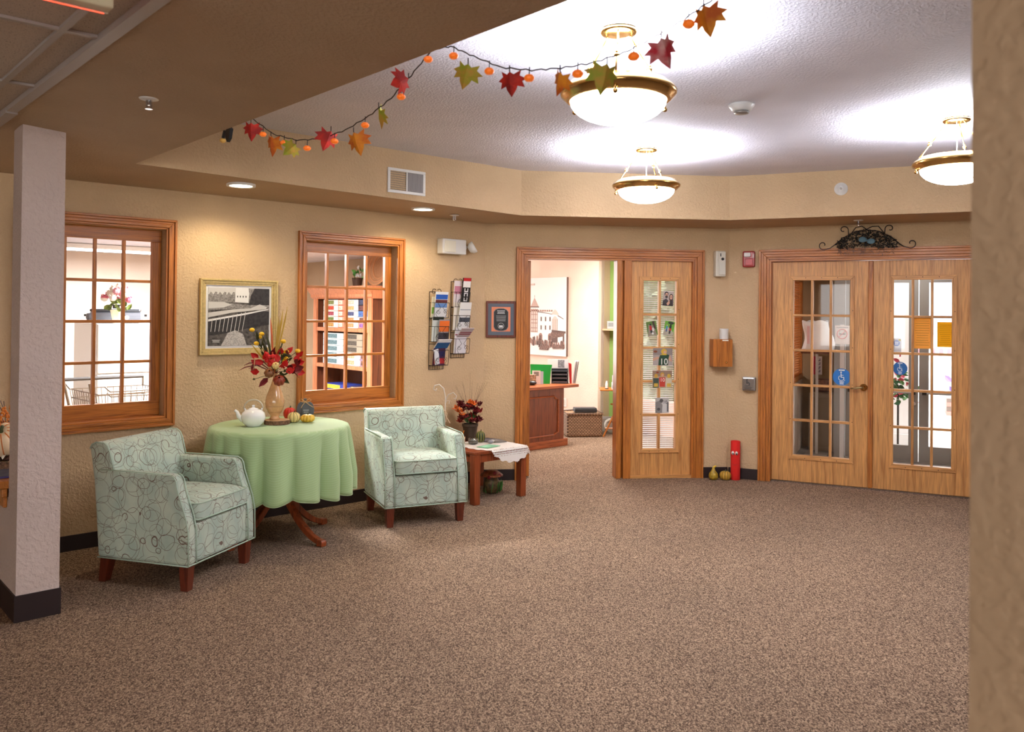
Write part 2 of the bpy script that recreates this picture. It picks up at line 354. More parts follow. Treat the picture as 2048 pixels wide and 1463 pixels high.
# pillar with half wall, wall end close to the camera
g = G().box(1.0, 1.2, -1.187, -1.0, 0, 2.56).box(1.0, 1.2, -1.0, .05, 0, .60)
tag(g.ob('wall_pillar', 'pillar_plaster', loc=WP('L', 0, 0), rz=ang('L')), 'narrow plaster pillar ending a low half wall', 'pillar', kind='structure')
g = G().box(.992, 1.208, -1.195, .0, 0, .135)
tag(g.ob('baseboard_pillar', 'baseboard', loc=WP('L', 0, 0), rz=ang('L')), 'dark baseboard around the foot of the pillar', 'baseboard', kind='structure')
g = G().box(.955, 1.24, -.985, -.005, .645, .685).box(.972, .9995, -.98, -.005, .60, .645).box(.98, .9995, -.975, -.005, .545, .60)
tag(g.ob('trim_ledge', 'oak_y', loc=WP('L', 0, 0), rz=ang('L'), bev=.006), 'moulded oak cap on the low half wall', 'ledge', kind='structure')
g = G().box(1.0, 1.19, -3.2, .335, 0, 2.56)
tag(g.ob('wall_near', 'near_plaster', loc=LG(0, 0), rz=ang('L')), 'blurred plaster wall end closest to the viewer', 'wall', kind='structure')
# the rest of the lobby behind the viewer, and the roof slab
def seg(name, a, b, label):
    a, b = Vector(a), Vector(b); d = b-a
    tag(G().box(0, d.length, 0, .12, 0, 2.95).ob(name, 'wall_tan', loc=(a.x, a.y, 0), rz=math.atan2(d.y, d.x)), label, 'wall', kind='structure')
e_ = WP('R', 3.6, 0); l0 = LG(-2.5, 5.9857)
g = G()
for a, b, z0, z1 in ((-7.2, -4.5, 0, 2.95), (4.5, 7.1, 0, 2.95), (-4.5, 4.5, 0, .8), (-4.5, 4.5, 2.4, 2.95), (-1.55, -1.45, .8, 2.4), (1.45, 1.55, .8, 2.4)): g.box(a, b, -5.12, -5, z0, z1)
tag(g.ob('wall_rear', 'wall_tan'), 'tan wall behind the viewer with openings added for fill daylight', 'wall', kind='structure')  # unseen openings put in so daylight fills the near wall and pillar
seg('wall_lobby_end', (e_.x, e_.y), (7.1, -5), 'tan lobby end wall'); seg('wall_lobby_side', (-7.2, -5), (l0.x, l0.y), 'tan wall closing the tiled part of the lobby')
tag(G().box(-9.5, 7.2, -5.1, 8.5, 2.96, 3.1).box(-9.5, 3.4, 8.5, 13.5, 2.96, 3.1).ob('ceiling_roof', 'wall_soffit'), 'roof slab above the ceilings', 'roof', kind='structure')
# suspended tile ceiling
tg = thing('ceiling_grid', 'speckled suspended ceiling tiles in a metal grid', 'ceiling', WP('L', 0, 0, 2.545), ang('L'), kind='structure')
D0 = FR['L'][1]
cs = [.885, .765, .155, -.455, -1.065, -1.675, -2.285]; ns = [5.95, 4.90, 4.015, 3.13, 2.245, 1.36, .475, -.41, -1.295, -2.18, -3]
for i in range(len(cs)-1):
    for j in range(len(ns)-1): G().box(cs[i+1]+.004, cs[i]-.004, ns[j+1]-D0+.004, ns[j]-D0-.004, .012, .03).ob('tile', 'ceiling_tile', tg)
for c in cs[1:]: G().box(c-.012, c+.012, ns[-1]-D0, ns[0]-D0, 0, .012).ob('tee', 'tee_metal', tg)
for n in ns[1:-1]: G().box(cs[-1], cs[0], n-D0-.012, n-D0+.012, .001, .011).ob('cross_tee', 'tee_metal', tg)
G().box(.875, .92, -8.9, -1.45, -.012, .012).box(.875, .925, -1.44, .0, -.018, .012).ob('wall_angle', 'tee_metal', tg)

# interior windows
def window(name, c, label):
    t = wthing(name, label, 'window', 'L', c, 0, 0, kind='structure')
    o, i, zt, zb = .5075, .4375, 2.229, .771
    def mitre(nm, ax, poly_fn):
        g = G()
        for k, (a, b, y) in enumerate([(0, .016, -.030), (.016, .034, -.020), (.034, .056, -.026), (.056, .070, -.014)]): poly_fn(g, a, b, y)
        g.ob(nm, 'oak_'+ax, t, bev=.003)
    mitre('casing_head', 'x', lambda g, a, b, y: g.prism([(-o+a, zt-a), (o-a, zt-a), (o-b, zt-b), (-o+b, zt-b)], y, .0, 'xz'))
    mitre('casing_sill', 'x', lambda g, a, b, y: g.prism([(-o+a, zb+a), (o-a, zb+a), (o-b, zb+b), (-o+b, zb+b)], y, .0, 'xz'))
    for sg in (-1, 1): mitre('casing_side', 'z', lambda g, a, b, y: g.prism([(sg*(o-a), zt-a), (sg*(o-a), zb+a), (sg*(o-b), zb+b), (sg*(o-b), zt-b)], y, .0, 'xz'))
    G().box(-i, i, -.005, .15, zt-.070, zt-.058).ob('jamb', 'oak_x', t); G().box(-i, i, -.005, .15, zb+.058, zb+.072).ob('sill_board', 'oak_x', t)
    for sg in (-1, 1): G().box(min(sg*i, sg*(i+.012)), max(sg*i, sg*(i+.012)), -.005, .15, zb+.07, zt-.07).ob('jamb', 'oak_z', t)
    gx, z0, z1 = .375, .945, 2.072
    G().box(-i, i, .085, .125, z1, zt-.07).ob('sash_rail', 'oak_x', t, bev=.003); G().box(-i, i, .085, .125, zb+.072, z0).ob('sash_rail', 'oak_x', t, bev=.003)
    for sg in (-1, 1): G().box(min(sg*gx, sg*i), max(sg*gx, sg*i), .085, .125, z0, z1).ob('sash_stile', 'oak_z', t, bev=.003)
    w = 2*gx/4; h = (z1-z0)/4
    for k in range(1, 4): G().box(-gx+k*w-.010, -gx+k*w+.010, .088, .122, z0, z1).ob('muntin', 'oak_z', t, bev=.003)
    for k in range(1, 4): G().box(-gx, gx, .089, .121, z0+k*h-.010, z0+k*h+.010).ob('muntin', 'oak_x', t, bev=.003)
    for a in range(4):
        for b in range(4): G().box(-gx+a*w+.006, -gx+(a+1)*w-.006, .104, .107, z0+b*h+.006, z0+(b+1)*h-.006).ob('pane', 'pane_glass', t)
window('window_1', W1, 'oak interior window showing the pantry fridge, partly behind the pillar')
window('window_2', W2, 'oak interior window showing a bookcase full of boxes')

# door casings
def casing(t, x0, x1, zt, sides=(1, 1), wdt=.095):
    o0, o1 = x0-wdt, x1+wdt
    def pc(nm, ax, fn):
        g = G()
        for a, b, y in [(0, .02, -.030), (.02, .045, -.019), (.045, .072, -.025), (.072, wdt, -.014)]: fn(g, a, b, y)
        g.ob(nm, 'oak_'+ax, t, bev=.003)
    pc('casing_head', 'x', lambda g, a, b, y: g.prism([(o0+a, zt+wdt-a), (o1-a, zt+wdt-a), (o1-b, zt+wdt-b), (o0+b, zt+wdt-b)], y, 0, 'xz'))
    pc('casing_side', 'z', lambda g, a, b, y: g.prism([(o0+a, zt+wdt-a), (o0+a, 0), (o0+b, 0), (o0+b, zt+wdt-b)], y, 0, 'xz'))
    pc('casing_side', 'z', lambda g, a, b, y: g.prism([(o1-a, zt+wdt-a), (o1-a, 0), (o1-b, 0), (o1-b, zt+wdt-b)], y, 0, 'xz'))
    G().box(x0, x1, -.004, .15, zt-.018, zt).ob('jamb', 'oak_x', t)
    G().box(x0, x0+.018, -.004, .15, 0, zt-.018).ob('jamb', 'oak_z', t); G().box(x1-.018, x1, -.004, .15, 0, zt-.018).ob('jamb', 'oak_z', t)
def leaf_panel(t, x0, x1, z0, z1, y, lx0, lx1, lz0, lz1, cols, rows, colx=None, th=.044, mul_h=None):
    # slab with a moulded glazed opening
    for nm, bx in (('stile', (x0, lx0, z0, z1)), ('stile', (lx1, x1, z0, z1))): G().box(bx[0], bx[1], y, y+th, bx[2], bx[3]).ob(nm, 'door_oak_z', t, bev=.002)
    G().box(lx0, lx1, y, y+th, z0, lz0).ob('bottom_rail', 'door_oak_z', t); G().box(lx0, lx1, y, y+th, lz1, z1).ob('top_rail', 'door_oak_z', t)
    f = .032
    G().prism([(lx0-.008, lz1+.008), (lx1+.008, lz1+.008), (lx1-f, lz1-f), (lx0+f, lz1-f)], y-.010, y+th+.006, 'xz').ob('lite_moulding', 'door_oak_x', t, bev=.003)
    G().prism([(lx0-.008, lz0-.008), (lx1+.008, lz0-.008), (lx1-f, lz0+f), (lx0+f, lz0+f)], y-.010, y+th+.006, 'xz').ob('lite_moulding', 'door_oak_x', t, bev=.003)
    for xa, sg in ((lx0, 1), (lx1, -1)):
        m_ = G().prism([(xa-sg*.008, lz1+.008), (xa-sg*.008, lz0-.008), (xa+sg*f, lz0+f), (xa+sg*f, lz1-f)], y-.010, y+th+.006, 'xz').ob('lite_moulding', 'door_oak_z', t, bev=.003)
    g = G()
    for k in range(1, 5):
        for xa in (lx0+.008, lx1-.008): g.ell((xa, y-.011, lz0+(lz1-lz0)*k/5+.03), .004, .002, .004, 8, 4)
    for k in range(1, 4):
        for za in (lz0+.008, lz1-.008): g.ell((lx0+(lx1-lx0)*k/4, y-.011, za), .004, .002, .004, 8, 4)
    q_ = g.ob('screw_heads', 'iron', t); q_['kind'] = 'stuff'
    gx0, gx1, gz0, gz1 = lx0+f, lx1-f, lz0+f, lz1-f; w = (gx1-gx0)/cols; h = (gz1-gz0)/rows
    for k in range(1, cols): G().box(gx0+k*w-.011, gx0+k*w+.011, y-.004, y+th, gz0, gz1).ob('muntin', 'door_oak_z', t, bev=.003)
    for k in range(1, rows): G().box(gx0, gx1, y-.003, y+th-.001, gz0+k*h-.011, gz0+k*h+.011).ob('muntin', 'door_oak_x', t, bev=.003)
    for a in range(cols):
        for b in range(rows): G().box(gx0+a*w+.006, gx0+(a+1)*w-.006, y+.018, y+.022, gz0+b*h+.006, gz0+(b+1)*h-.006).ob('pane', 'pane_glass', t)
    return gx0, gx1, gz0, gz1
# office doorway
t = wthing('trim_1', 'oak frame of the office doorway and its glazed side panel', 'door frame', 'M', 0, 0, 0, kind='structure')
casing(t, .985, 2.645, 2.128)
G().box(1.875, 1.925, .0, .15, 0, 2.11).box(1.925, 1.945, .04, .15, 0, 2.11).ob('mullion', 'oak_z', t, bev=.004); G().box(1.945, 2.02, -.006, .15, 0, 2.11).ob('mullion', 'oak_z', t, bev=.004)
for z in (1.86, 1.13, .30): 
    h_ = G().box(1.0035, 1.006, .05, .105, z-.05, z+.05).box(1.003, 1.015, .105, .118, z-.055, z+.055).ob('hinge', 'dull_brass', t)
G().box(2.02, 2.627, .0, .05, .0, .028).ob('sill', 'door_oak_x', t)
t = wthing('window_3', 'tall glazed oak side panel with photos beside the office doorway', 'side panel', 'M', 0, 0, 0, kind='structure')
leaf_panel(t, 2.02, 2.627, .028, 2.11, .03, 2.112, 2.505, .250, 1.950, 2, 5)
t = wthing('door_1', 'oak office door standing open into the office', 'door', 'M', 1.004, .118, 0, kind='structure')
G().box(0, .042, .0, .86, .012, 2.10).ob('leaf', 'oak_z', t)
g = G()
# entrance doors
t = wthing('trim_2', 'wide moulded oak frame around the entrance doors', 'door frame', 'R', 0, 0, 0, kind='structure')
casing(t, -1.145, .605, 2.128)
G().box(-1.127, -1.112, .05, .15, 0, 2.11).ob('door_stop', 'oak_z', t)
G().box(-1.127, .587, .03, .10, 0, .012).ob('threshold', 'chrome', t)
t2 = wthing('door_2', 'oak glazed entrance door with the brass lever handle', 'door', 'R', 0, 0, 0, kind='structure')
leaf_panel(t2, -1.118, -.268, .014, 2.105, .045, -.957, -.393, .232, 1.960, 3, 5)
G().box(-.268, -.226, .03, .075, .014, 2.105).ob('astragal', 'oak_z', t2, bev=.006)
hd = G().lathe([(0, 0), (.034, 0), (.034, .006), (.026, .014), (.014, .018), (.013, .045), (0, .047)], 24, m=TR(-.305, .045, .935, RAD(90))).ob('lever_handle', 'brass', t2, smooth=True)
G().tube([(-.305, .002, .935), (-.33, -.004, .935), (-.37, -.004, .928), (-.415, .0, .924)], [.011, .011, .009, .007], 10).ob('lever', 'dull_brass', hd, smooth=True)
t3 = wthing('door_3', 'oak glazed entrance door with the orange notices', 'door', 'R', 0, 0, 0, kind='structure')
leaf_panel(t3, -.226, .585, .014, 2.105, .045, -.086, .446, .222, 1.960, 3, 5)
# ---------------------------------------------------------------- ceiling fittings
def pendant(x, y, label, rot):
    t = thing('pendant_light', label, 'pendant light', (x, y, 2.831), rot, 'brass bowl pendant lights')
    G().lathe([(0, 0), (.078, 0), (.082, -.012), (.074, -.022), (.04, -.026), (0, -.026)], 28).ob('canopy', 'brass', t, smooth=True)
    G().lathe([(.185, -.250), (.200, -.236), (.218, -.240), (.232, -.256), (.246, -.262), (.253, -.274), (.250, -.288), (.238, -.296), (.230, -.306), (.215, -.316), (.205, -.314), (.200, -.296), (.19, -.270), (.185, -.250)], 56).ob('rim', 'brass', t, smooth=True)
    pr = [(.208*math.cos(a), -.312-.098*math.sin(a)) for a in [i*math.pi/2/8 for i in range(9)]]
    G().lathe(pr[::-1], 40).ob('glass_bowl', 'bowl_glow', t, smooth=True)
    for k in range(3):
        a = 2*math.pi*k/3; ca, sa = math.cos(a), math.sin(a)
        p0, p1 = Vector((.055*ca, .055*sa, -.02)), Vector((.212*ca, .212*sa, -.240)); mid = p0.lerp(p1, .62)
        rod = G().tube([p0, p1], .0042, 8).ob('rod', 'brass', t, smooth=True)
        G().ell(mid, .013, .013, .011).ell(mid+Vector((0, 0, .014)), .009, .009, .004).ob('knob', 'brass', rod, smooth=True)
        G().ell((.232*ca, .232*sa, -.327), .011).tube([(.232*ca, .232*sa, -.318), (.232*ca, .232*sa, -.300)], .005, 8).ob('finial', 'brass', t, smooth=True)
    G().tube([(0, 0, -.02), (.004, 0, -.15), (0, 0, -.3)], .0025, 6).ob('cord', 'white_plastic', t)
    light('bulb', 'POINT', (0, 0, -.285), PENDANT_W, (.78, .86, 1), t, shadow_soft_size=.07)
pendant(.452, 3.585, 'largest brass bowl pendant, nearest the viewer, under the leaf garland', RAD(-100))
pendant(.994, 6.179, 'brass bowl pendant hanging before the office doorway', RAD(-80))
pendant(2.758, 5.144, 'brass bowl pendant half hidden by the near wall end', RAD(-75))
def can(c, n, label, z=2.44):
    t = thing('recessed_light', label, 'recessed light', LG(c, n, z), ang('L'), 'recessed lights above the windows')
    G().lathe([(.075, .02), (.078, -.004), (.098, -.006), (.099, .012)], 32).ob('trim_ring', 'white_plastic', t, smooth=True)
    G().lathe([(0, -.0035), (.05, -.003), (.077, -.001)], 32).ob('lens', 'lens_glow', t, smooth=True)
    light('lamp', 'SPOT', (0, 0, -.012), CAN_W, (1, .84, .58), t, spot_size=RAD(150), spot_blend=.6, shadow_soft_size=.06)
can(2.493, 5.53, 'round recessed light over the black and white picture', 2.461); can(4.097, 5.58, 'round recessed light over the bookcase window', 2.446)
def sprinkler(loc, label, rz=0, sidewall=False):
    t = thing('sprinkler', label, 'sprinkler', loc, rz, 'fire sprinkler heads')
    m = TR(0, 0, 0, RAD(90)) if sidewall else TR(0, 0, 0, RAD(180))
    if sidewall: G().lathe([(0, 0), (.055, 0), (.052, .006), (.03, .008), (.028, .025), (0, .026)], 28, m=m).ob('escutcheon', 'white_plastic', t, smooth=True); G().tube([m @ Vector((0, 0, .02)), m @ Vector((0, 0, .055))], .009, 10).ob('nozzle', 'grey_metal', t)
    else:
        G().lathe([(0, 0), (.042, 0), (.040, .004), (.022, .007), (0, .007)], 28, m=m).ob('escutcheon', 'white_plastic', t, smooth=True)
        G().box(-.012, -.007, -.004, .004, -.045, -.005).box(.007, .012, -.004, .004, -.045, -.005).tube([(0, 0, 0), (0, 0, -.03)], .006, 8).ob('frame', 'chrome', t)
        G().lathe([(0, 0), (.016, 0), (.016, .002), (0, .002)], 12, c=(0, 0, -.047)).ob('deflector', 'chrome', t)
sprinkler((-1.595, 3.609, 2.517), 'white sprinkler head on the soffit nearest the ceiling tiles'); sprinkler((-.51, 7.218, 2.44), 'small sprinkler head on the soffit beside the bookcase window light')
sprinkler((3.05, 7.297, 2.44), 'small sprinkler head directly above the door garland')
fa = math.atan2(D_.y-C_.y, D_.x-C_.x)
sprinkler(C_.lerp(D_, .2445)+Vector((0, 0, 2.671)), 'round white sidewall sprinkler on the tray side above the entrance doors', fa, True)
t = thing('smoke_detector', 'white round smoke detector on the raised ceiling', 'smoke detector', (1.334, 4.84, 2.831))
G().lathe([(0, 0), (.075, 0), (.073, -.012), (.055, -.038), (.046, -.042), (0, -.042)], 28).ob('cover', 'white_plastic', t, smooth=True)
G().lathe([(.0, -.058), (.042, -.056), (.044, -.046), (.0, -.046)], 24).ob('sensor', 'grey_metal', t, smooth=True)
# vent on the side of the tray
fl = math.atan2(B.y-A.y, B.x-A.x); nB = math.cos(ang('L'))*B.y-math.sin(ang('L'))*B.x
t = thing('air_vent', 'white rectangular air vent with grey louvres on the tray side', 'vent', LG(3.705, 5.29+(nB-5.29)*(3.705-1.71)/(4.907-1.71)-.004, 2.596), fl)
G().box(-.175, .175, -.006, .004, .073, .095).box(-.175, .175, -.006, .004, -.095, -.073).box(-.175, -.152, -.006, .004, -.073, .073).box(.152, .175, -.006, .004, -.073, .073).box(-.006, .006, -.006, .004, -.073, .073).ob('frame', 'white_plastic', t, bev=.003)
G().box(-.15, .15, .006, .008, -.073, .073).ob('backing', rgbm(52, 46, 42), t)
for k in range(9): G().box(-.152, -.006, -.001, .004, -.069+k*.0165, -.0665+k*.0165).ob('louvre', rgbm(120, 114, 108), t)
for k in range(17): G().box(.009+k*.0085, .0155+k*.0085, -.002, .004, -.073, .073).ob('louvre', rgbm(150, 144, 142), t)
# exit sign at the tiles
t = thing('exit_sign', 'cream exit sign hanging from the ceiling tiles, red letters lit', 'exit sign', LG(.55, 2.352, 2.40), ang('L'))
G().box(-.15, .15, 0, .05, 0, .20).ob('housing', rgbm(214, 200, 168), t, bev=.006)
G().box(-.15, .15, .051, .058, 0, .20).ob('face_plate', rgbm(240, 232, 215), t); text('EXIT', .15, 'red_glow', t, (0, .0595, .1), (math.pi/2, 0, math.pi)); G().box(-.14, .14, .053, .055, -.002, 0).ob('light_strip', 'red_glow', t)

# ---------------------------------------------------------------- leaf garland on the tray edge
WIRE = [(3.754, 2.511), (3.534, 2.403), (3.319, 2.344), (3.101, 2.318), (2.902, 2.325), (2.737, 2.352), (2.585, 2.393), (2.458, 2.453), (2.333, 2.519), (2.226, 2.505), (2.105, 2.444), (1.967, 2.378), (1.829, 2.34), (1.701, 2.32), (1.582, 2.309), (1.463, 2.311), (1.352, 2.332), (1.265, 2.352), (1.183, 2.379), (1.08, 2.43), (.97, 2.5)]
t = thing('leaf_garland', 'string of autumn leaves and small pumpkin lights swagged along the tray edge', 'garland', LG(1.745, 0, 0), ang('L'))
pts = []
for i in range(len(WIRE)-1):
    for k in range(6):
        u = k/6; a, b = WIRE[i], WIRE[i+1]; pts.append((.0025*math.sin((i*6+k)*2.3), a[0]+(b[0]-a[0])*u, a[1]+(b[1]-a[1])*u+.0025*math.cos((i*6+k)*2.3)))
G().tube(pts, .0022, 5).ob('wire', M('dark_wire', S(40, 26, 22), .6), t)
MAPLE = [(0, 0), (.14, .10), (.42, -.06), (.36, .16), (.62, .30), (.44, .38), (.52, .62), (.26, .54), (.20, .70), (0, 1), (-.20, .70), (-.26, .54), (-.52, .62), (-.44, .38), (-.62, .30), (-.36, .16), (-.42, -.06), (-.14, .10)]
def leafmat(nm, a, b):
    m, bb = base(nm); MC[nm] = m; N, K = nt(m)
    r = ramp(m, noise(m, 22, 3).outputs[0], [(.38, a), (.62, b)]); K.new(r.outputs[0], bb.inputs['Base Color']); bb.inputs['Roughness'].default_value = .7
    return nm
LM_ = {'r': leafmat('leaf_red', S(205, 40, 24), S(150, 24, 20)), 'o': leafmat('leaf_orange', S(236, 150, 30), S(206, 96, 20)), 'g': leafmat('leaf_green', S(150, 164, 40), S(200, 150, 60)), 'p': leafmat('leaf_pink', S(200, 40, 60), S(226, 170, 170))}
LV = [(3.77, 2.506, 'r', .12, .3, .10), (3.559, 2.411, 'o', .13, -.1, .2), (3.319, 2.339, 'g', .10, .9, .8), (3.02, 2.35, 'r', .12, 1.1, .3), (2.845, 2.318, 'o', .13, .0, -.2), (2.668, 2.385, 'g', .115, -.7, .5), (2.474, 2.457, 'r', .11, 1.4, 1.1), (2.133, 2.437, 'g', .115, .3, .3), (1.927, 2.368, 'r', .105, .1, .0), (1.705, 2.322, 'o', .10, -.4, .5), (1.522, 2.306, 'g', .12, .9, .1), (1.336, 2.335, 'p', .115, .8, -.5), (1.205, 2.385, 'o', .11, -.3, -.1)]
for n, z, c, L_, yaw, roll in LV:
    m = TR(0, n, z-.012, 0, 0, RAD(-90)+RAD(20)) @ TR(0, 0, 0, math.pi+.15, roll, yaw)
    L_ *= .74; lf = G().leaf(m, L_, L_*1.0, .12, MAPLE).ob('leaf', LM_[c], t, solid=.0012)
    G().tube([(0, n, z+.008), (0, n, z-.012)], .002, 5).tube([m @ Vector((0, -.004, 0)), m @ Vector((0, -.004, L_*.45))], .0018, 4).ob('stem', 'dark_wire', lf)
pkm = M('pumpkin_light', S(226, 110, 36), .3, em=.25, ecol=S(255, 120, 30))
pkm.cycles.emission_sampling = 'NONE'; MC['red_glow'].cycles.emission_sampling = 'NONE'
for n, z in [(3.64, 2.419), (3.43, 2.349), (3.219, 2.295), (2.991, 2.292), (2.762, 2.321), (2.52, 2.387), (2.356, 2.489), (2.211, 2.469), (2.025, 2.378), (1.837, 2.318), (1.634, 2.289), (1.428, 2.294), (1.25, 2.337)]:
    p = G().lathe([(0, .009), (.010, .010), (.0165, .003), (.0165, -.003), (.010, -.010), (0, -.009)], 24, (0, n, z), ribs=8, amp=.2).ob('pumpkin_bulb', pkm, t, smooth=True)
    G().tube([(0, n, z+.008), (.001, n, z+.034)], .0018, 5).ob('stem', 'dark_wire', p)
bx = thing('battery_clip', 'black battery clip with a small yellow bulb at the garland end', 'clip', LG(1.738, 4.02, 2.47), ang('L'))
G().prism([(-.05, .025), (-.035, -.02), (-.01, -.035), (.01, -.005), (.0, .03), (-.03, .04)], -.008, .008, 'yz').ob('clip_body', 'black', bx)
G().tube([(0, .03, .03), (0, .05, -.005)], .009, 8).ob('stub', 'black', bx); G().ell((0, .055, -.018), .016, .016, .012).ob('bulb', rgbm(226, 180, 90), bx, smooth=True)

# ---------------------------------------------------------------- things on the long wall
t = wthing('framed_picture', 'black and white picture in a ribbed gold frame beside the pantry window', 'picture', 'L', 2.692, 0, 1.544)
hw, hh = .303, .280
for a, b, y in [(0, .018, -.030), (.018, .030, -.022), (.030, .050, -.027)]:
    pass
def picframe(t, hw, hh, prof, mat):
    for nm, pts in (('frame_rail', lambda a, b: [(-hw+a, hh-a), (hw-a, hh-a), (hw-b, hh-b), (-hw+b, hh-b)]), ('frame_rail', lambda a, b: [(-hw+a, -hh+a), (hw-a, -hh+a), (hw-b, -hh+b), (-hw+b, -hh+b)]),
                    ('frame_stile', lambda a, b: [(-hw+a, hh-a), (-hw+a, -hh+a), (-hw+b, -hh+b), (-hw+b, hh-b)]), ('frame_stile', lambda a, b: [(hw-a, hh-a), (hw-a, -hh+a), (hw-b, -hh+b), (hw-b, hh-b)])):
        g = G()
        for a, b, y in prof: g.prism(pts(a, b), y, 0, 'xz')
        g.ob(nm, mat, t, bev=.002)
gold = M('gold_frame', S(214, 188, 126), .4, .45, var=.12, vs=60)
picframe(t, hw, hh, [(0, .014, -.034), (.014, .032, -.026), (.032, .046, -.020)], gold)
rb = G()
for k in range(40):
    z = -hh+.03+k*(2*hh-.06)/39; rb.box(-hw+.015, -hw+.029, -.031, -.026, z-.004, z+.004); rb.box(hw-.029, hw-.015, -.031, -.026, z-.004, z+.004)
q_ = rb.ob('ribbing', gold, t); q_['kind'] = 'stuff'
quad(t, 'mat_board', rgbm(232, 230, 228), -hw+.044, hw-.044, -hh+.044, hh-.044, -.008, .003)
def picprint(t):
    x0, x1, z0, z1, y = -.238, .238, -.215, .215, -.0125
    nm = M('photo_ground', S(84, 78, 72), .4, var=.75, vs=45); quad(t, 'photo', nm, x0, x1, z0, z1, y)
    P_ = lambda pts, c, k=1, nm='print': G().prism(pts, y-.0012-.0004*k, y-.0008, 'xz').ob(nm, c, t)
    lg, mg, dg, wh = rgbm(206, 202, 196), M('photo_mid', S(140, 134, 128), .5, var=.5, vs=80), M('photo_dark', S(44, 40, 38), .5, var=.6, vs=50), rgbm(236, 234, 230)
    P_([(x0, .11), (x1, .10), (x1, z1), (x0, z1)], mg, 1); P_([(x0, .165), (-.03, .165), (-.03, z1), (x0, z1)], lg, 2)
    for k in range(6): P_([(x0+.004+k*.034, .11), (x0+.034+k*.034, .11), (x0+.032+k*.034, .17+.012*(k % 2)), (x0+.018+k*.034, .185), (x0+.006+k*.034, .165)], mg, 3)
    P_([(-.035, .11), (.07, .105), (.075, .175), (.07, z1), (-.03, z1)], wh, 4)
    for k in range(4): P_([(-.02+k*.022, .145), (-.012+k*.022, .145), (-.012+k*.022, .158), (-.02+k*.022, .158)], dg, 5)
    P_([(.07, .07), (x1, .065), (x1, z1), (.12, z1), (.09, .16)], dg, 5)
    P_([(x0, .05), (.02, .06), (x1, .04), (x1, .09), (.06, .09), (x0, .115)], mg, 6); P_([(x0, .06), (-.12, .07), (-.06, .09), (-.12, .11), (x0, .11)], lg, 7)
    P_([(x0, -.005), (-.06, .03), (.08, .045), (.21, .06), (.22, .075), (.16, .095), (.09, .065), (-.05, .055), (x0, .03)], lg, 7)
    P_([(x0, -.02), (.06, .03), (.23, .06), (.23, .055), (.06, .018), (x0, -.035)], wh, 8)
    P_([(x0, -.15), (.1, -.08), (x1, -.06), (x1, .05), (.06, .015), (x0, -.03)], dg, 6)
    for k in range(9): P_([(-.22+k*.03, -.11), (-.216+k*.03, -.11), (-.206+k*.032, -.02+k*.007), (-.21+k*.032, -.02+k*.007)], lg, 9)
    P_([(x0, z0), (x1, z0), (x1, -.1), (.1, -.12), (0, -.10), (-.1, -.125), (x0, -.14)], nm, 7)
    P_([(-.14, z0), (.06, z0), (.03, -.13), (-.03, -.10), (-.09, -.12)], M('photo_gravel', S(176, 170, 164), .5, var=.45, vs=140), 8)
    P_([(-.215, -.195), (-.14, -.195), (-.14, -.165), (-.215, -.165)], rgbm(70, 66, 62), 10); bars(t, rgbm(200, 196, 190), -.21, -.145, -.192, -.168, 3, y-.0052)
picprint(t)
t = wthing('emergency_light', 'white emergency light with one swivel lamp head on the tan wall', 'emergency light', 'L', 4.70, 0, 2.19)
G().box(-.145, .13, -.085, 0, -.068, .068).ob('housing', 'white_plastic', t, bev=.008)
G().box(-.125, -.0, -.095, -.085, -.052, .052).ob('cover_panel', rgbm(238, 232, 214), t, bev=.004)
h_ = G().tube([(.13, -.05, 0), (.155, -.055, 0)], .014, 10).lathe([(0, -.03), (.03, -.028), (.052, .0), (.056, .03), (.05, .036), (0, .034)], 24, m=TR(.19, -.085, -.005, RAD(60), 0, RAD(48))).ob('lamp_head', 'white_plastic', t, smooth=True)
# brochure racks
def rack(s, zc, h, label):
    t = wthing('brochure_rack', label, 'wire rack', 'L', s, 0, zc-h/2, 'scrolled wire brochure racks'); w = .082
    g = G()
    for x in (-w, w): g.tube([(x, -.004, 0), (x, -.004, h)], .0028, 6)
    for z in (0, .035, h*.33, h*.66, h): g.tube([(-w, -.004, z), (w, -.004, z)], .0025, 6)
    for k in range(6): g.tube([(-w+.015+k*.027, -.004, 0), (-w+.015+k*.027, -.004, .035)], .0015, 5)
    g.tube(spiral(-.03, h+.0, .03, .008, math.pi*.2, math.pi*2.2, 14, -.004), .002, 5).tube(spiral(.03, h+.0, .03, .008, math.pi*.8, -math.pi*1.2, 14, -.004), .002, 5)
    g.ob('back_frame', 'iron', t)
    for k in range(3):
        z0 = .04+k*(h-.06)/3; z1 = z0+.135; y = -.085; g = G()
        for z, yy in ((z0, y+.012), (z1, y)): g.tube([(-w, -.004, z), (-w, yy, z), (w, yy, z), (w, -.004, z)], .0024, 6)
        for x in (-w, w): g.tube([(x, y+.012, z0), (x, y, z1)], .0024, 6)
        for x in (-.04, .04):
            sgn = 1 if x > 0 else -1
            g.tube([(x, y+.012, z0), (x*1.6, y+.008, z0+.04), (x*.3, y+.004, z0+.09), (x*1.2, y, z1)], .0019, 5)
            g.tube([(p[0], y+.004, p[2]) for p in spiral(x, z0+.055, .024, .006, 0, sgn*math.pi*2.4, 12)], .0018, 5)
        g.ob('pocket', 'iron', t)
    return t
rack(4.555, 1.425, .70, 'black scrolled wire brochure rack, the lower one nearer the window'); rack(4.80, 1.525, .70, 'black scrolled wire brochure rack, the higher one holding a black leaflet')
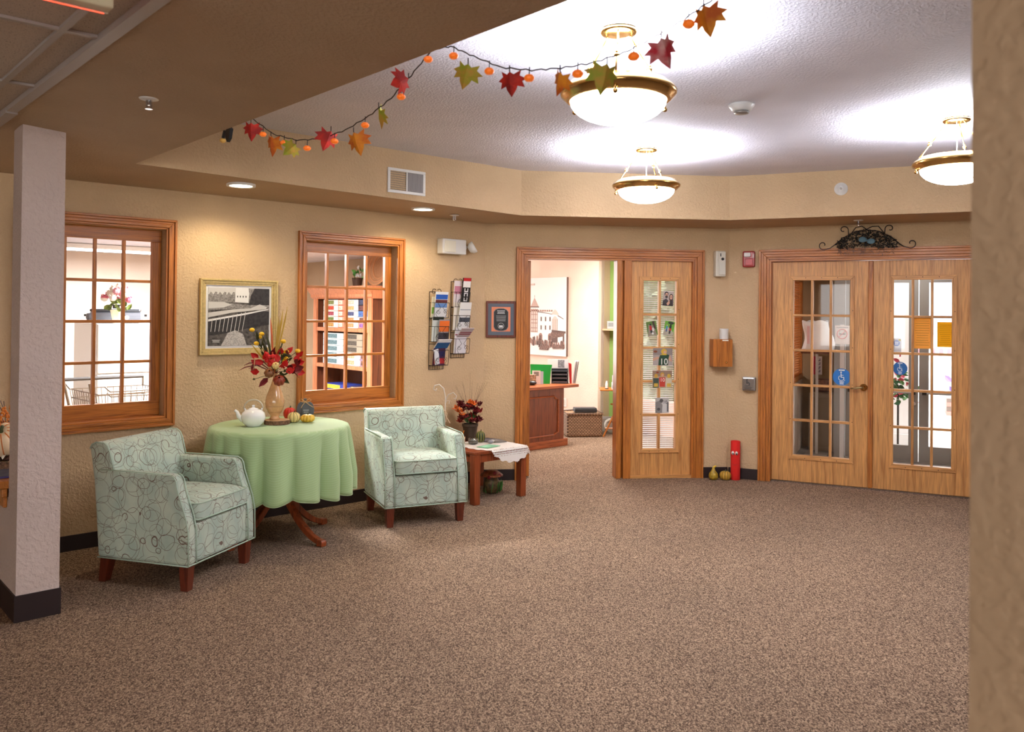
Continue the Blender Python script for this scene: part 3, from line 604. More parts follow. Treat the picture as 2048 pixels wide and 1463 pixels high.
def brochure(s, y, z, w, h, tilt, cols, label, lean=0):
    t = wthing('brochure', label, 'brochure', 'L', s, y, z, 'brochures in the wire racks'); m = TR(0, 0, 0, RAD(tilt), RAD(lean), 0)
    G().box(-w/2, w/2, -.004, .004, 0, h, m).ob('cover', rgbm(*cols[0]), t)
    for k, (c, a, b) in enumerate(cols[1:]): G().box(-w/2+.004, w/2-.004, -.0054-.0003*k, -.004, h*a, h*b, m).ob('print', rgbm(*c), t)
    return t
R1, R2 = 4.555, 4.80; zz1 = [1.115+k*.2133 for k in range(3)]; zz2 = [1.215+k*.2133 for k in range(3)]
brochure(R1+.0, -.05, zz1[2], .14, .235, 8, [(225, 225, 228), ((38, 90, 178), .72, .90), ((96, 40, 40), .58, .70), ((100, 140, 200), .40, .56)], 'white brochure with a blue banner, top pocket of the lower rack')
brochure(R1-.02, -.03, zz1[2], .13, .19, 5, [(226, 220, 196), ((120, 176, 60), .2, .5)], 'cream and green booklet behind the blue bannered brochure')
brochure(R1+.03, -.055, zz1[1], .12, .20, 9, [(150, 148, 156), ((232, 112, 40), .45, .95), ((60, 56, 66), .05, .4)], 'grey and orange brochure, middle pocket of the lower rack')
brochure(R1-.015, -.035, zz1[1], .13, .235, 4, [(206, 210, 206), ((34, 44, 36), .82, .95)], 'pale booklet with a black heading behind the orange brochure')
brochure(R1-.01, -.05, zz1[0], .13, .16, 7, [(72, 26, 62), ((180, 40, 44), .1, .4), ((30, 30, 80), .5, .8)], 'dark purple brochure, bottom pocket of the lower rack')
brochure(R1-.03, -.062, zz1[0]+.01, .05, .14, 9, [(224, 226, 230)], 'small white card, bottom pocket of the lower rack', -14)
brochure(R1+.0, -.045, zz1[0]+.13, .15, .14, 42, [(196, 190, 194), ((28, 92, 150), .25, .75), ((230, 230, 232), .78, .95)], 'blue and white leaflet flopping open out of the lower rack')
bk = (18, 18, 20)
bro = brochure(R2+.035, -.055, zz2[2]-.02, .095, .29, 8, [bk, ((238, 236, 234), .70, .90), ((196, 28, 34), .90, .995)], 'tall black leaflet with a white and red top, upper rack')
g = G(); m8 = TR(0, 0, 0, RAD(8))
for k, z in enumerate((.03, .075, .12, .16)):
    g.box(-.024, -.014, -.0062, -.0055, z, z+.034, m8).box(.010, .02, -.0062, -.0055, z, z+.034, m8).box(-.014, .01, -.0062, -.0055, z+(.0 if k % 2 else .024), z+(.010 if k % 2 else .034), m8)
g.ob('white_lettering', rgbm(236, 236, 236), bro)
brochure(R2-.04, -.035, zz2[2], .085, .24, 5, [(222, 210, 214), ((190, 120, 140), .5, .8)], 'pink and white leaflet, top pocket of the upper rack')
brochure(R2+.02, -.055, zz2[1], .13, .26, 10, [(232, 230, 228), ((168, 170, 176), .72, .76), ((70, 74, 84), .30, .46)], 'plain white brochure, middle pocket of the upper rack')
brochure(R2-.025, -.035, zz2[1], .12, .255, 5, [(228, 220, 208)], 'cream brochure behind the plain white brochure')
brochure(R2-.0, -.035, zz2[0], .14, .24, 5, [(226, 222, 226), ((150, 60, 70), .70, .74)], 'white brochure with a red line, bottom pocket of the upper rack')
brochure(R2+.02, -.05, zz2[0]+.15, .14, .12, 46, [(190, 178, 184), ((140, 60, 74), .3, .4), ((140, 60, 74), .5, .6)], 'pale red striped leaflet flopping open out of the upper rack')
# plaque
t = wthing('award_plaque', 'dark wooden award plaque with a black and copper plate', 'plaque', 'M', .745, 0, 1.529)
G().box(-.143, .143, -.022, 0, -.174, .174).ob('board', 'cherry', t, bev=.006)
quad(t, 'blue_panel', rgbm(84, 92, 104), -.122, .122, -.150, .150, -.022, .003); quad(t, 'copper_plate', M('copper', S(216, 130, 96), .35, .5), -.09, .09, -.115, .118, -.025, .002)
pl = [(-.066, .07), (-.05, .09), (-.025, .1), (.025, .1), (.05, .09), (.066, .07), (.066, -.07), (.05, -.095), (.02, -.105), (-.02, -.105), (-.05, -.095), (-.066, -.07)]
G().prism([(x*1.07, z*1.05) for x, z in pl], -.0285, -.027, 'xz').ob('plate_edge', rgbm(120, 128, 130), t); G().prism(pl, -.031, -.0285, 'xz').ob('plate', 'black', t)
bars(t, rgbm(206, 206, 206), -.04, .04, .05, .088, 3, -.0312, seed=3); bars(t, rgbm(206, 206, 206), -.056, .056, -.02, .04, 4, -.0312, fill=.22, seed=5)
G().tube([(.028*math.cos(a/16*6.283), -.0315, -.062+.028*math.sin(a/16*6.283)) for a in range(16)], .002, 4, True).box(-.018, .018, -.032, -.031, -.078, -.056).ob('emblem', rgbm(206, 206, 206), t)
# dispenser, wooden box, roll, alarm, push plate
t = wthing('air_freshener', 'cream air freshener dispenser high beside the office doorway', 'dispenser', 'M', 2.886, 0, 2.09)
G().box(-.052, .052, -.07, 0, -.125, .125).ob('case', rgbm(222, 216, 200), t, bev=.01); G().box(-.022, .045, -.085, -.07, -.11, .118).ob('front_cover', rgbm(230, 226, 212), t, bev=.012)
G().lathe([(0, 0), (.014, 0), (.014, .004), (0, .004)], 16, m=TR(.012, -.085, .045, RAD(90))).ob('spray_port', 'black', t); G().box(-.012, -.003, -.088, -.085, .07, .1).ob('window_slot', rgbm(90, 86, 80), t)
t = wthing('wooden_box', 'oak wall box with a small brass knob below the white roll', 'box', 'M', 2.9, 0, 1.222)
G().box(-.098, .092, -.11, 0, -.132, .135).ob('case', 'oak_z', t, bev=.004); G().box(-.055, .09, -.122, -.11, -.13, .13).ob('front_panel', 'oak_z', t, bev=.002)
G().ell((.025, -.13, -.088), .011).ob('knob', 'brass', t, smooth=True); quad(t, 'paper_label', rgbm(240, 236, 226), -.012, .048, .118, .130, -.122)
t = wthing('paper_roll', 'white paper roll standing on the oak wall box', 'roll', 'M', 2.925, -.06, 1.357)
G().lathe([(.012, .0), (.042, 0), (.044, .004), (.044, .098), (.040, .102), (.012, .102), (.012, 0)], 28).ob('paper', 'white_plastic', t, smooth=False); G().lathe([(.009, .003), (.012, .003), (.012, .1), (.009, .1), (.009, .003)], 16).ob('core', rgbm(170, 140, 104), t)
t = wthing('fire_alarm', 'red fire alarm strobe beside the entrance doors', 'fire alarm', 'R', -1.335, 0, 2.135)
G().box(-.058, .058, -.045, 0, -.078, .078).ob('body', rgbm(158, 20, 24, .3), t, bev=.012); G().box(-.042, .022, -.066, -.045, .02, .064).ob('strobe_lens', M('strobe', S(226, 220, 220), .1), t, bev=.008)
G().box(-.03, .04, -.053, -.045, -.06, .005).ob('sounder_grille', rgbm(180, 30, 34, .3), t, bev=.004); text('FIRE', .024, rgbm(250, 240, 240), t, (.045, -.0455, .03), (math.pi/2, RAD(90), 0))
t = wthing('door_push_plate', 'square metal push plate for the automatic entrance doors', 'push plate', 'R', -1.325, 0, .928)
G().box(-.062, .062, -.05, 0, -.066, .066).ob('box_body', 'grey_metal', t, bev=.008); G().box(-.056, .05, -.06, -.05, -.056, .058).ob('plate', 'chrome', t, bev=.006)
g = G().tube([(-.012+.02*math.cos(a), -.062, .002+.02*math.sin(a)) for a in [i*.45-2.6 for i in range(11)]], .003, 5).ell((-.014, -.062, .04), .007, .002, .007).box(-.017, -.011, -.063, -.06, .002, .032).box(-.014, .012, -.063, -.06, .006, .011).box(.008, .013, -.063, -.06, -.02, .01)
g.ob('wheelchair_symbol', rgbm(70, 68, 66), t); bars(t, rgbm(70, 68, 66), -.04, .035, -.05, -.028, 2, -.0606)
# ---------------------------------------------------------------- armchairs
pip = M('piping', S(176, 196, 178), .7); FAB = 'armchair_fabric'
def armchair(loc, rz, label):
    t = thing('armchair', label, 'armchair', loc, rz, 'green patterned armchairs')
    G().box(-.25, .25, -.308, .26, .149, .378).ob('front_rail', FAB, t, bev=.016)
    AP = [(-.318, .150), (-.314, .34), (-.296, .42), (-.262, .51), (-.236, .58), (-.228, .622), (-.212, .645), (-.188, .655), (.345, .655), (.305, .150)]
    for sg in (-1, 1):
        arm = G().prism(AP, min(sg*.245, sg*.322), max(sg*.245, sg*.322), 'yz').ob('arm', FAB, t, bev=.018)
        g = G()
        for x in (sg*.321, sg*.249): g.tube([(x, y-.003, z) for y, z in AP[:8]], .0042, 6)
        g.tube([(sg*.321, y, z+.002) for y, z in [(-.19, .655), (.05, .657), (.30, .656)]], .0042, 6).tube([(sg*.322, -.316, .150), (sg*.322, .305, .150)], .0045, 6)
        g.ob('piping', pip, arm, smooth=True)
    BP = [(.13, .36), (.165, .50), (.205, .66), (.235, .765), (.250, .795), (.275, .812), (.330, .815), (.362, .800), (.375, .775), (.345, .60), (.304, .152), (.22, .152)]
    bk_ = G().prism(BP, -.318, .318, 'yz').ob('backrest', FAB, t, bev=.014)
    g = G()
    for x in (-.317, .317): g.tube([(x, y-.002, z) for y, z in BP[2:9]], .0042, 6)
    g.ob('piping', pip, bk_, smooth=True)
    G().tube([(-.322, -.318, .150), (.322, -.318, .150)], .0045, 6).ob('piping', pip, t)
    def cush(u, v):
        x = -1+2*u; th = 2*math.pi*v; return (0, 0, 0)
    g = G(); nx, ny = 13, 13; top = []; bot = []
    def surf(sgn):
        def f(u, v):
            x, y = -1+2*u, -1+2*v; e = (1-abs(x)**5)*(1-abs(y)**5); px = x*.238*(1-.03*abs(y)**6); py = -.075+y*.245*(1-.03*abs(x)**6)
            return (px, py, .445+sgn*(.040+.030*e**.6) if sgn > 0 else .445-.052+.004*e)
        return f
    g.grid(surf(1), 15, 15); g.grid(lambda u, v: surf(-1)(1-u, v), 15, 15)
    edge = lambda sgn: [surf(sgn)(u/14, 0) for u in range(15)]+[surf(sgn)(1, v/14) for v in range(1, 15)]+[surf(sgn)(1-u/14, 1) for u in range(1, 15)]+[surf(sgn)(0, 1-v/14) for v in range(1, 14)]
    et, eb = edge(1), edge(-1); n = len(et); k = len(g.v)
    mid = [((a[0]+b[0])/2*1.025, -.075+((a[1]+b[1])/2+.075)*1.025, (a[2]+b[2])/2) for a, b in zip(et, eb)]
    g.add(et+mid+eb, [(i, n+i, n+(i+1) % n, (i+1) % n) for i in range(n)]+[(n+i, 2*n+i, 2*n+(i+1) % n, n+(i+1) % n) for i in range(n)])
    cu = g.ob('seat_cushion', FAB, t, smooth=True)
    G().tube([(x*1.01, -.075+(y+.075)*1.01, z) for x, y, z in et], .0042, 6, True).tube([(x*1.01, -.075+(y+.075)*1.01, z) for x, y, z in eb], .0042, 6, True).ob('piping', pip, cu, smooth=True)
    for x in (-.275, .275):
        for y, lean in ((-.275, -.0), (.265, .03)):
            vs = []
            for z, r, dy in ((.152, .032, 0), (0, .023, lean)): vs += [(x-r, y-r+dy, z), (x+r, y-r+dy, z), (x+r, y+r+dy, z), (x-r, y+r+dy, z)]
            G().add(vs, [(0, 1, 2, 3), (7, 6, 5, 4)]+[(i, i+4, (i+1) % 4+4, (i+1) % 4) for i in range(4)]).ob('leg', 'cherry', t, bev=.002)
    return t
ch = armchair((-2.02, 5.065, 0), RAD(73.4), 'green patterned armchair beside the pillar, turned sideways')
dup(ch, (-.752, 6.505, 0), RAD(24), 'green patterned armchair between the round table and the end table', 'green patterned armchairs')

# ---------------------------------------------------------------- round table and cloth
TC = Vector((-1.63, 5.86, 0)); TZ = .79; TRd = .475
t = thing('pedestal_table', 'round pedestal table with curved wooden legs under a green cloth', 'table', TC)
G().lathe([(0, .755), (.45, .755), (.462, .765), (.462, .780), (.45, .785), (0, .785)], 40).ob('tabletop', 'table_leg_wood', t)
G().lathe([(0, .755), (.09, .755), (.06, .72), (.035, .66), (.045, .55), (.055, .45), (.038, .38), (.05, .33), (.058, .27), (.045, .22), (0, .215)], 20).ob('column', 'cherry', t, smooth=True)
for k in range(4):
    a = RAD(-33)+k*math.pi/2; top = []; bot = []
    for u in [i/12 for i in range(13)]:
        r = .03+.395*u; z = .335*(1-u)**1.7+.045; top.append((r, z)); bot.append((r, max(z-.075+.042*u, .0 if u > .93 else .012)))
    top[-1] = (.425, .040); bot[-1] = (.425, .0)
    lg = G().prism(top+bot[::-1], -.019, .019, 'xz', m=Matrix.Rotation(a, 4, 'Z')).ob('leg', 'table_leg_wood', t, bev=.004)
    G().prism([(.392, .0), (.447, .0), (.450, .030), (.44, .044), (.392, .046)], -.023, .023, 'xz', m=Matrix.Rotation(a, 4, 'Z')).ob('foot_cap', 'table_leg_wood', lg, bev=.006)
def clothf(u, v):
    a = 2*math.pi*u; L_ = v*(TRd+.45)
    w1 = 9*a+.7*math.sin(3*a)+.5; fold = abs(math.sin(w1))**.65*1.9-1.15+.22*math.sin(5*a+2)+.12*math.sin(23*a+1)
    if L_ < TRd-.02: return (L_*math.cos(a), L_*math.sin(a), 0)
    d = L_-(TRd-.02); c = .025
    if d < c*1.57: q_ = d/c; r, z = TRd-.02+c*math.sin(q_), -c*(1-math.cos(q_))
    else: r, z = TRd+.005, -(d-c*.57)
    k = min(max(-z/.40, 0), 1.1); r += (.046*fold+.020)*min(k*1.25, 1)**.85; z *= 1-.025*math.sin(5*a+1)*k+.02*fold*k
    return (r*math.cos(a), r*math.sin(a), z)
cl = tag(G().grid(clothf, 260, 40, True).ob('tablecloth', 'green_cloth', smooth=True, loc=TC+Vector((0, 0, TZ)), solid=.0015), 'pale green cloth draped in folds over the round table', 'tablecloth')
cl_h = G().tube([(clothf(i/260, 1)) for i in range(260)], .003, 5, True).ob('hem', rgbm(176, 196, 150), cl)
def pumpkin(name, loc, r, h, col, ribs, label, stem=(70, 76, 40), amp=.14, cat='pumpkin', group=None, stripes=None, rz=0):
    t = thing(name, label, cat, loc, rz, group)
    pr = [(.001, h*.08)]+[(r*math.sin(math.pi*(.08+.84*i/10))**.75, h*(.5-.5*math.cos(math.pi*(.02+.93*i/10)))) for i in range(11)]+[(.001, h*.86)]
    G().lathe(pr, ribs*6, ribs=ribs, amp=amp).ob('flesh', col if isinstance(col, str) else rgbm(*col, .35), t, smooth=True)
    if stripes:
        g = G()
        for k in range(ribs):
            a = 2*math.pi*k/ribs; g.tube([((q_[0]*(1-amp)+.0012)*math.cos(a), (q_[0]*(1-amp)+.0012)*math.sin(a), q_[1]) for q_ in pr[1:-1]], r*.035, 5)
        g.ob('stripes', rgbm(*stripes), t)
    G().tube([(0, 0, h*.82), (.002, 0, h*.98), (r*.12, 0, h*1.16)], [r*.14, r*.09, r*.1], 7).ob('stem', rgbm(*stem), t, smooth=True)
    return t
zt = TZ+.002
pumpkin('red_pumpkin', (-1.637, 6.135, zt), .046, .085, (200, 44, 24), 10, 'small red pumpkin behind the striped pumpkin on the green cloth')
pumpkin('striped_pumpkin', (-1.562, 5.965, zt), .046, .072, (238, 214, 140), 9, 'cream pumpkin with thin green stripes on the green cloth', stripes=(120, 110, 50))
pumpkin('yellow_pumpkin', (-1.468, 5.985, zt), .052, .056, (240, 192, 70), 12, 'flat yellow pumpkin at the edge of the green cloth group')
# teapot
t = thing('teapot', 'white porcelain teapot with an arched handle on the green cloth', 'teapot', (-1.785, 5.745, zt), RAD(10))
G().lathe([(0, 0), (.045, 0), (.05, .006), (.07, .025), (.083, .06), (.076, .092), (.055, .112), (.03, .12)], 32).ob('body', 'white_enamel', t, smooth=True)
l_ = G().lathe([(.034, .119), (.03, .124), (.014, .128), (.008, .132), (.012, .140), (.008, .147), (0, .149)], 24).ob('lid', 'white_enamel', t, smooth=True)
G().tube([(-.065, 0, .045), (-.098, 0, .07), (-.108, 0, .10), (-.124, 0, .112)], [.022, .016, .011, .009], 12).ob('spout', 'white_enamel', t, smooth=True)
for x in (-.05, .05): G().tube([(x, 0, .103), (x*1.16, 0, .125)], .006, 8).ob('lug', 'white_enamel', t, smooth=True)
G().tube([(.058*math.cos(a)*1.1, 0, .122+.062*math.sin(a)) for a in [math.pi*i/14 for i in range(15)]], .005, 8).ob('handle', rgbm(206, 196, 176), t, smooth=True)
# wood slice, vase
t = thing('wood_slice', 'round slice of wood with bark under the vase', 'wood slice', (-1.655, 5.87, zt))
G().lathe([(0, 0), (.088, 0), (.09, .004), (.09, .026), (.088, .03)], 30, ribs=15, amp=.04).ob('bark', M('bark', S(110, 78, 56), .9, var=.6, vs=70, bmp=.8, bs=90), t)
G().lathe([(.087, .0302), (.05, .0306), (0, .0306)], 30).ob('cut_face', M('cut_wood', S(206, 166, 120), .7, var=.15, vs=30), t)
VZ = zt+.031
t = thing('vase', 'tall tan ceramic vase on the wood slice', 'vase', (-1.675, 5.878, VZ))
G().lathe([(0, 0), (.034, 0), (.036, .008), (.030, .018), (.028, .026), (.045, .05), (.062, .085), (.066, .12), (.060, .16), (.044, .205), (.027, .25), (.017, .285), (.015, .305), (.019, .325), (.015, .326), (.011, .30), (0, .29)], 36).ob('body', M('vase_glaze', S(206, 158, 108), .2, var=.08, vs=60, coat=.5), t, smooth=True)
for z, r in ((.095, .0645), (.055, .049)): G().tube([(r*math.cos(i/24*6.283), r*math.sin(i/24*6.283), z) for i in range(24)], .0013, 4, True).ob('painted_band', rgbm(140, 96, 56), t)
# bouquet
t = thing('bouquet', 'autumn bouquet of red leaves, yellow blooms and tiny pumpkins in the tan vase', 'flowers', (-1.675, 5.878, VZ+.315))
rr = random.Random(5)
green, yel, red_, dred, och = rgbm(62, 66, 30), rgbm(240, 190, 30), rgbm(206, 26, 26), rgbm(116, 16, 26), rgbm(196, 160, 60)
def px(dx, dz, dy=0): return Vector((dx*.00352, dy, dz*.00352))      # hundredths of the spray seen from the front
for k, (dx, dz) in enumerate([(-49, 90), (-28, 82), (-39, 63), (18, 68), (47, 49), (13, 42), (23, 47), (20, 33), (16, 27), (-33, 76)]):
    p = px(dx, dz, rr.uniform(-.05, .05)); q_ = Vector((dx*.0005, p.y*.3, .05))
    st = G().tube([(0, 0, 0), q_, (p+q_)*.5+Vector((0, 0, .01)), p], .0022, 5).ob('stem', green, t)
    G().ell(p, .020 if k != 9 else .012, .018, .015, 10, 6).ob('yellow_bloom', yel, st)
    for j in range(2):
        m = Matrix.Translation(p*(.6+.15*j)) @ Euler((rr.uniform(-.4, .4), math.atan2(dx, dz)+rr.uniform(-.5, .5), rr.uniform(0, 6))).to_matrix().to_4x4(); G().leaf(m, .075, .022, .1).ob('leaf', green, st)
for k in range(30):
    dx, dz = rr.choice([(rr.uniform(-40, -5), rr.uniform(0, 45)), (rr.uniform(15, 48), rr.uniform(5, 42)), (rr.uniform(-20, 10), rr.uniform(25, 48)), (rr.uniform(26, 46), rr.uniform(4, 30))])
    m = Matrix.Translation(px(dx, dz, rr.uniform(-.08, .04))) @ Euler((rr.uniform(-.8, .8), math.atan2(dx, dz+10)+rr.uniform(-.6, .6), rr.uniform(-.8, .8))).to_matrix().to_4x4()
    G().leaf(m, .065, .046, .2).ob('red_leaf', red_ if rr.random() < .6 else dred, t)
for dx, dz in [(-13, 42), (-8, 37), (0, 38), (-12, 30), (-2, 28), (-6, 22), (3, 24)]: G().ell(px(dx, dz, -.06), .019, .015, .017, 8, 5).ob('red_bloom', red_, t)
for tgt in [(-72, 8), (-64, 18), (-50, 12), (-45, 24), (40, 8), (50, -6)]:
    p = px(*tgt, rr.uniform(-.06, .02)); G().tube([(0, 0, .01), p*.5+Vector((0, 0, .055)), p*.82+Vector((0, 0, .03)), p], [.003, .006, .005, .001], 4).ob('grass_blade', dred, t)
for tgt, mt in [((13, 132), och), ((24, 138), och), ((6, 118), och), ((9, 110), och), ((-12, 115), rgbm(222, 106, 56)), ((-8, 98), rgbm(222, 106, 56)), ((-46, 62), och), ((-30, 40), och), ((-22, 88), green), ((-16, 76), green)]:
    p = px(*tgt, rr.uniform(-.03, .03)); G().tube([(0, 0, .0), p*.4+Vector((-.006, 0, .01)), p*.8, p], [.003, .006, .007, .001], 4).ob('grass_blade', mt, t)
G().tube([(0, 0, 0), px(-20, 32, -.05), px(-36, 34, -.06), px(-38, 12, -.06)], [.003, .006, .006, .002], 5).ob('dried_curl', rgbm(214, 170, 120), t)
for (dx, dz, r, c) in [(7, 20, .028, (232, 200, 130)), (-6, 5, .036, (130, 80, 46)), (14, -9, .044, (140, 50, 30))]:
    G().lathe([(.001, -.8*r)]+[(r*math.sin(math.pi*(.06+.88*i/8)), -r*.85*math.cos(math.pi*(.06+.88*i/8))) for i in range(9)], 48, m=TR(*px(dx, dz, -.075), RAD(50), RAD(20), 0), ribs=8, amp=.16).ob('tiny_pumpkin', rgbm(*c, .35), t, smooth=True)
g = G(); [g.ell(px(rr.uniform(12, 26), rr.uniform(4, 18), -.07), .006, .006, .006, 6, 4) for _ in range(16)]; q_ = g.ob('cream_berries', rgbm(232, 206, 170), t); q_['kind'] = 'stuff'
G().tube([(0, 0, 0), px(-20, -2, -.04), px(-38, -8, -.04)], .002, 5).ell(px(-39, -8, -.04), .010, .008, .008, 8, 5).ob('seed_pod', rgbm(96, 84, 50), t)
for dx, dz, ro in [(30, -2, 2.2), (-20, -10, -2.4), (24, 8, 1.4)]: G().leaf(Matrix.Translation(px(dx*.5, dz*.5, -.05)) @ Euler((.2, ro, 0)).to_matrix().to_4x4(), .09, .04, .1).ob('leaf', dred if ro < 0 else green, t)
# chalkboard pumpkin sign
t = thing('chalkboard_pumpkin', 'flat grey chalkboard pumpkin with a twine bow behind the small pumpkins', 'sign', (-1.532, 6.175, zt), RAD(8))
def lobe(cx, w, h): return [(cx+w*math.sin(2*math.pi*i/20)*(1 if True else 0), h/2-h/2*math.cos(2*math.pi*i/20)) for i in range(20)]
sl = rgbm(84, 90, 98)
for cx, w, y in ((-.028, .036, .004), (.028, .036, .004), (.004, .03, -.006)): G().prism(lobe(cx, w, .125), y-.006, y+.006, 'xz').ob('lobe', sl, t, bev=.002)
G().box(-.013, .010, -.006, .006, .12, .15).ob('stem', rgbm(96, 84, 76), t); bars(t, rgbm(206, 212, 216), -.014, .028, .042, .072, 2, -.0125, fill=.25)
tw = rgbm(196, 162, 112); G().tube([(0, -.014, .128), (-.03, -.016, .148), (-.045, -.016, .135), (-.02, -.014, .124), (0, -.014, .128), (.03, -.016, .150), (.045, -.016, .138), (.02, -.014, .124), (0, -.014, .128)], .0026, 5).tube([(0, -.014, .126), (-.02, -.016, .10), (-.03, -.016, .08)], .0026, 5).tube([(0, -.014, .126), (.035, -.016, .10), (.06, -.016, .085)], .0026, 5).ob('twine_bow', tw, t)

# ---------------------------------------------------------------- end table corner
ET = LG(4.695, 5.555); t = thing('end_table', 'small wooden end table with a lace doily beside the doorway', 'end table', ET, ang('L'))
G().box(-.295, .295, -.315, .315, .412, .438).ob('tabletop', 'table_leg_wood', t, bev=.006)
for x in (-.262, .262):
    for y in (-.282, .282): G().box(x-.031, x+.031, y-.031, y+.031, 0, .412).ob('leg', 'table_leg_wood', t, bev=.003)
for y in (-.285, .285): G().box(-.231, .231, y-.01, y+.01, .345, .412).ob('apron', 'table_leg_wood', t)
for x in (-.265, .265): G().box(x-.01, x+.01, -.251, .251, .345, .412).ob('apron', 'table_leg_wood', t)
def doily(u, v):
    a = 2*math.pi*u; r = .315*v*(1+.03*math.cos(22*a)*(v > .9)); x, y = .115+r*math.cos(a), -.13+r*math.sin(a)
    ox, oy = max(x-.300, 0), max(-.320-y, 0); d = ox+oy
    if ox > 0: x = .300+.012*min(ox*40, 1)+ox*.10
    if oy > 0: y = -.320-.012*min(oy*40, 1)-oy*.10
    return (x, y, .4405-d*.97)
tag(G().grid(doily, 96, 30, True).ob('lace_doily', 'lace', loc=ET, rz=ang('L'), smooth=True), 'white crocheted lace doily hanging over the end table corner', 'doily')
def on_et(x, y, z=.4425): return ET+Vector((math.cos(ang('L'))*x-math.sin(ang('L'))*y, math.sin(ang('L'))*x+math.cos(ang('L'))*y, z))
t = thing('potted_flowers', 'dark red and orange flowers in a brown pot on the end table', 'potted flowers', on_et(.10, .225))
G().lathe([(0, 0), (.05, 0), (.068, .12), (.073, .125), (.073, .145), (.062, .145), (.058, .12), (0, .12)], 28).ob('pot', M('pot_brown', S(74, 58, 46), .5, var=.25), t, smooth=False)
rr = random.Random(11)
for k in range(36):
    a, h = rr.uniform(0, 6.283), rr.uniform(0, 1); r = .115*math.sqrt(rr.random())*(1.15-.35*h)+.012; p = Vector((r*math.cos(a)-.02*(h < .5), r*math.sin(a), .16+.17*h))
    f = G(); n = 9
    for j in range(n): f.leaf(TR(*p) @ Euler((rr.uniform(.3, 1.5), 0, j*6.283/n)).to_matrix().to_4x4(), .044, .024, .1)
    f.ell(p, .015, .015, .012, 7, 4).ob('bloom', rgbm(*rr.choice([(96, 14, 22), (120, 20, 24), (70, 10, 20), (150, 34, 26)])), t)
for k, (x, z) in enumerate([(-.125, .29), (-.105, .28), (-.085, .26), (-.07, .24), (.0, .34), (.03, .33)]): 
    f = G(); [f.leaf(TR(x, -.09, z) @ Euler((rr.uniform(.2, 1.6), 0, j*.9)).to_matrix().to_4x4(), .042, .024, .1) for j in range(7)]; f.ob('orange_bloom', rgbm(216, 104, 30), t)
for k in range(8): m = TR(rr.uniform(-.05, .05), rr.uniform(-.05, .05), rr.uniform(.14, .24), rr.uniform(-1, 1), rr.uniform(-1, 1), 0); G().leaf(m, .06, .03, .2).ob('leaf', rgbm(58, 84, 36), t)
for k in range(16):
    a = rr.uniform(-1.0, 1.0); ln = rr.uniform(.25, .46); G().tube([(0, 0, .15), (math.sin(a)*.08, rr.uniform(-.03, .03), .15+ln*.5), (math.sin(a)*.17+rr.uniform(-.02, .02), rr.uniform(-.05, .05), .15+ln*math.cos(a*.6))], [.0014, .001, .0007], 4).ob('twig', rgbm(74, 56, 46), t)
pumpkin('striped_gourd', on_et(.085, .06), .044, .095, (58, 66, 34), 9, 'dark green gourd with yellow stripes before the brown flower pot', stripes=(206, 196, 90), cat='gourd')
t = thing('glass_dish', 'small dark glass dish beside the striped gourd on the end table', 'dish', on_et(-.035, .02)); G().lathe([(0, .002), (.038, .002), (.046, .02), (.046, .05), (.043, .05), (.042, .022), (0, .006)], 24).ob('bowl', 'jar_glass', t, smooth=True); G().lathe([(0, .006), (.04, .008), (.042, .03), (0, .034)], 20).ob('contents', rgbm(70, 66, 60), t)
t = thing('pencil_cup', 'small tan cup holding a pencil beside the armchair arm', 'cup', on_et(-.10, .10)); G().lathe([(0, 0), (.03, 0), (.033, .06), (.029, .06), (.027, .006), (0, .006)], 20).ob('cup_body', rgbm(216, 176, 140), t, smooth=True); G().tube([(-.01, 0, .01), (.022, 0, .115)], .004, 6).ob('pencil', rgbm(232, 140, 50), t)
for (x, y, r, c, lb) in [(.10, -.055, .026, (150, 148, 156), 'smooth grey stone on the lace doily'), (.155, -.02, .021, (206, 204, 196), 'pale stone on the lace doily')]: tag(G().ell((0, 0, r*.6), r, r*.8, r*.6, 12, 8).ob('stone', rgbm(*c), None, True, loc=on_et(x, y, .4430)), lb, 'stone', 'stones on the doily')
for (x, y, w, h, c, rz, lb, nm, th) in [(-.02, -.17, .09, .06, (132, 196, 160), .2, 'mint green card lying on the lace doily', 'card', .0025), (.20, .10, .10, .07, (86, 84, 96), .3, 'dark leaflet lying flat on the end table', 'leaflet', .004), (.235, .0, .055, .075, (120, 116, 112), -.3, 'grey leaflet near the doorway side of the end table', 'leaflet', .006)]:
    t = thing(nm, lb, nm, on_et(x, y, .4432), ang('L')+rz); G().box(-w, w, -h, h, 0, th).ob('sheet', rgbm(*c), t); G().box(-w*.8, w*.3, -h*.2, h*.7, th, th+.0004).ob('print', rgbm(*[min(v+40, 255) for v in c]), t)
t = thing('scroll_stand', 'white curled wire stand tied with a ribbon behind the armchair', 'wire stand', on_et(-.17, .255)); ww = rgbm(226, 216, 206)
G().lathe([(0, 0), (.05, 0), (.05, .006), (0, .008)], 20).ob('base', ww, t)
G().tube([(0, 0, 0), (.004, 0, .25), (.006, 0, .40), (-.01, 0, .475), (-.05, 0, .51), (-.09, 0, .50), (-.10, 0, .465), (-.08, 0, .455), (-.072, 0, .475)], .0055, 6).ob('tall_scroll', ww, t, smooth=True)
G().tube([(.004, 0, .36), (.03, 0, .42), (.075, 0, .44), (.105, 0, .41), (.095, 0, .38), (.08, 0, .39)], .004, 6).ob('side_scroll', ww, t, smooth=True); G().tube([(.004, 0, .34), (.02, 0, .37), (.042, 0, .365), (.04, 0, .34), (.03, 0, .345)], .0035, 6).ob('side_scroll', ww, t, smooth=True)
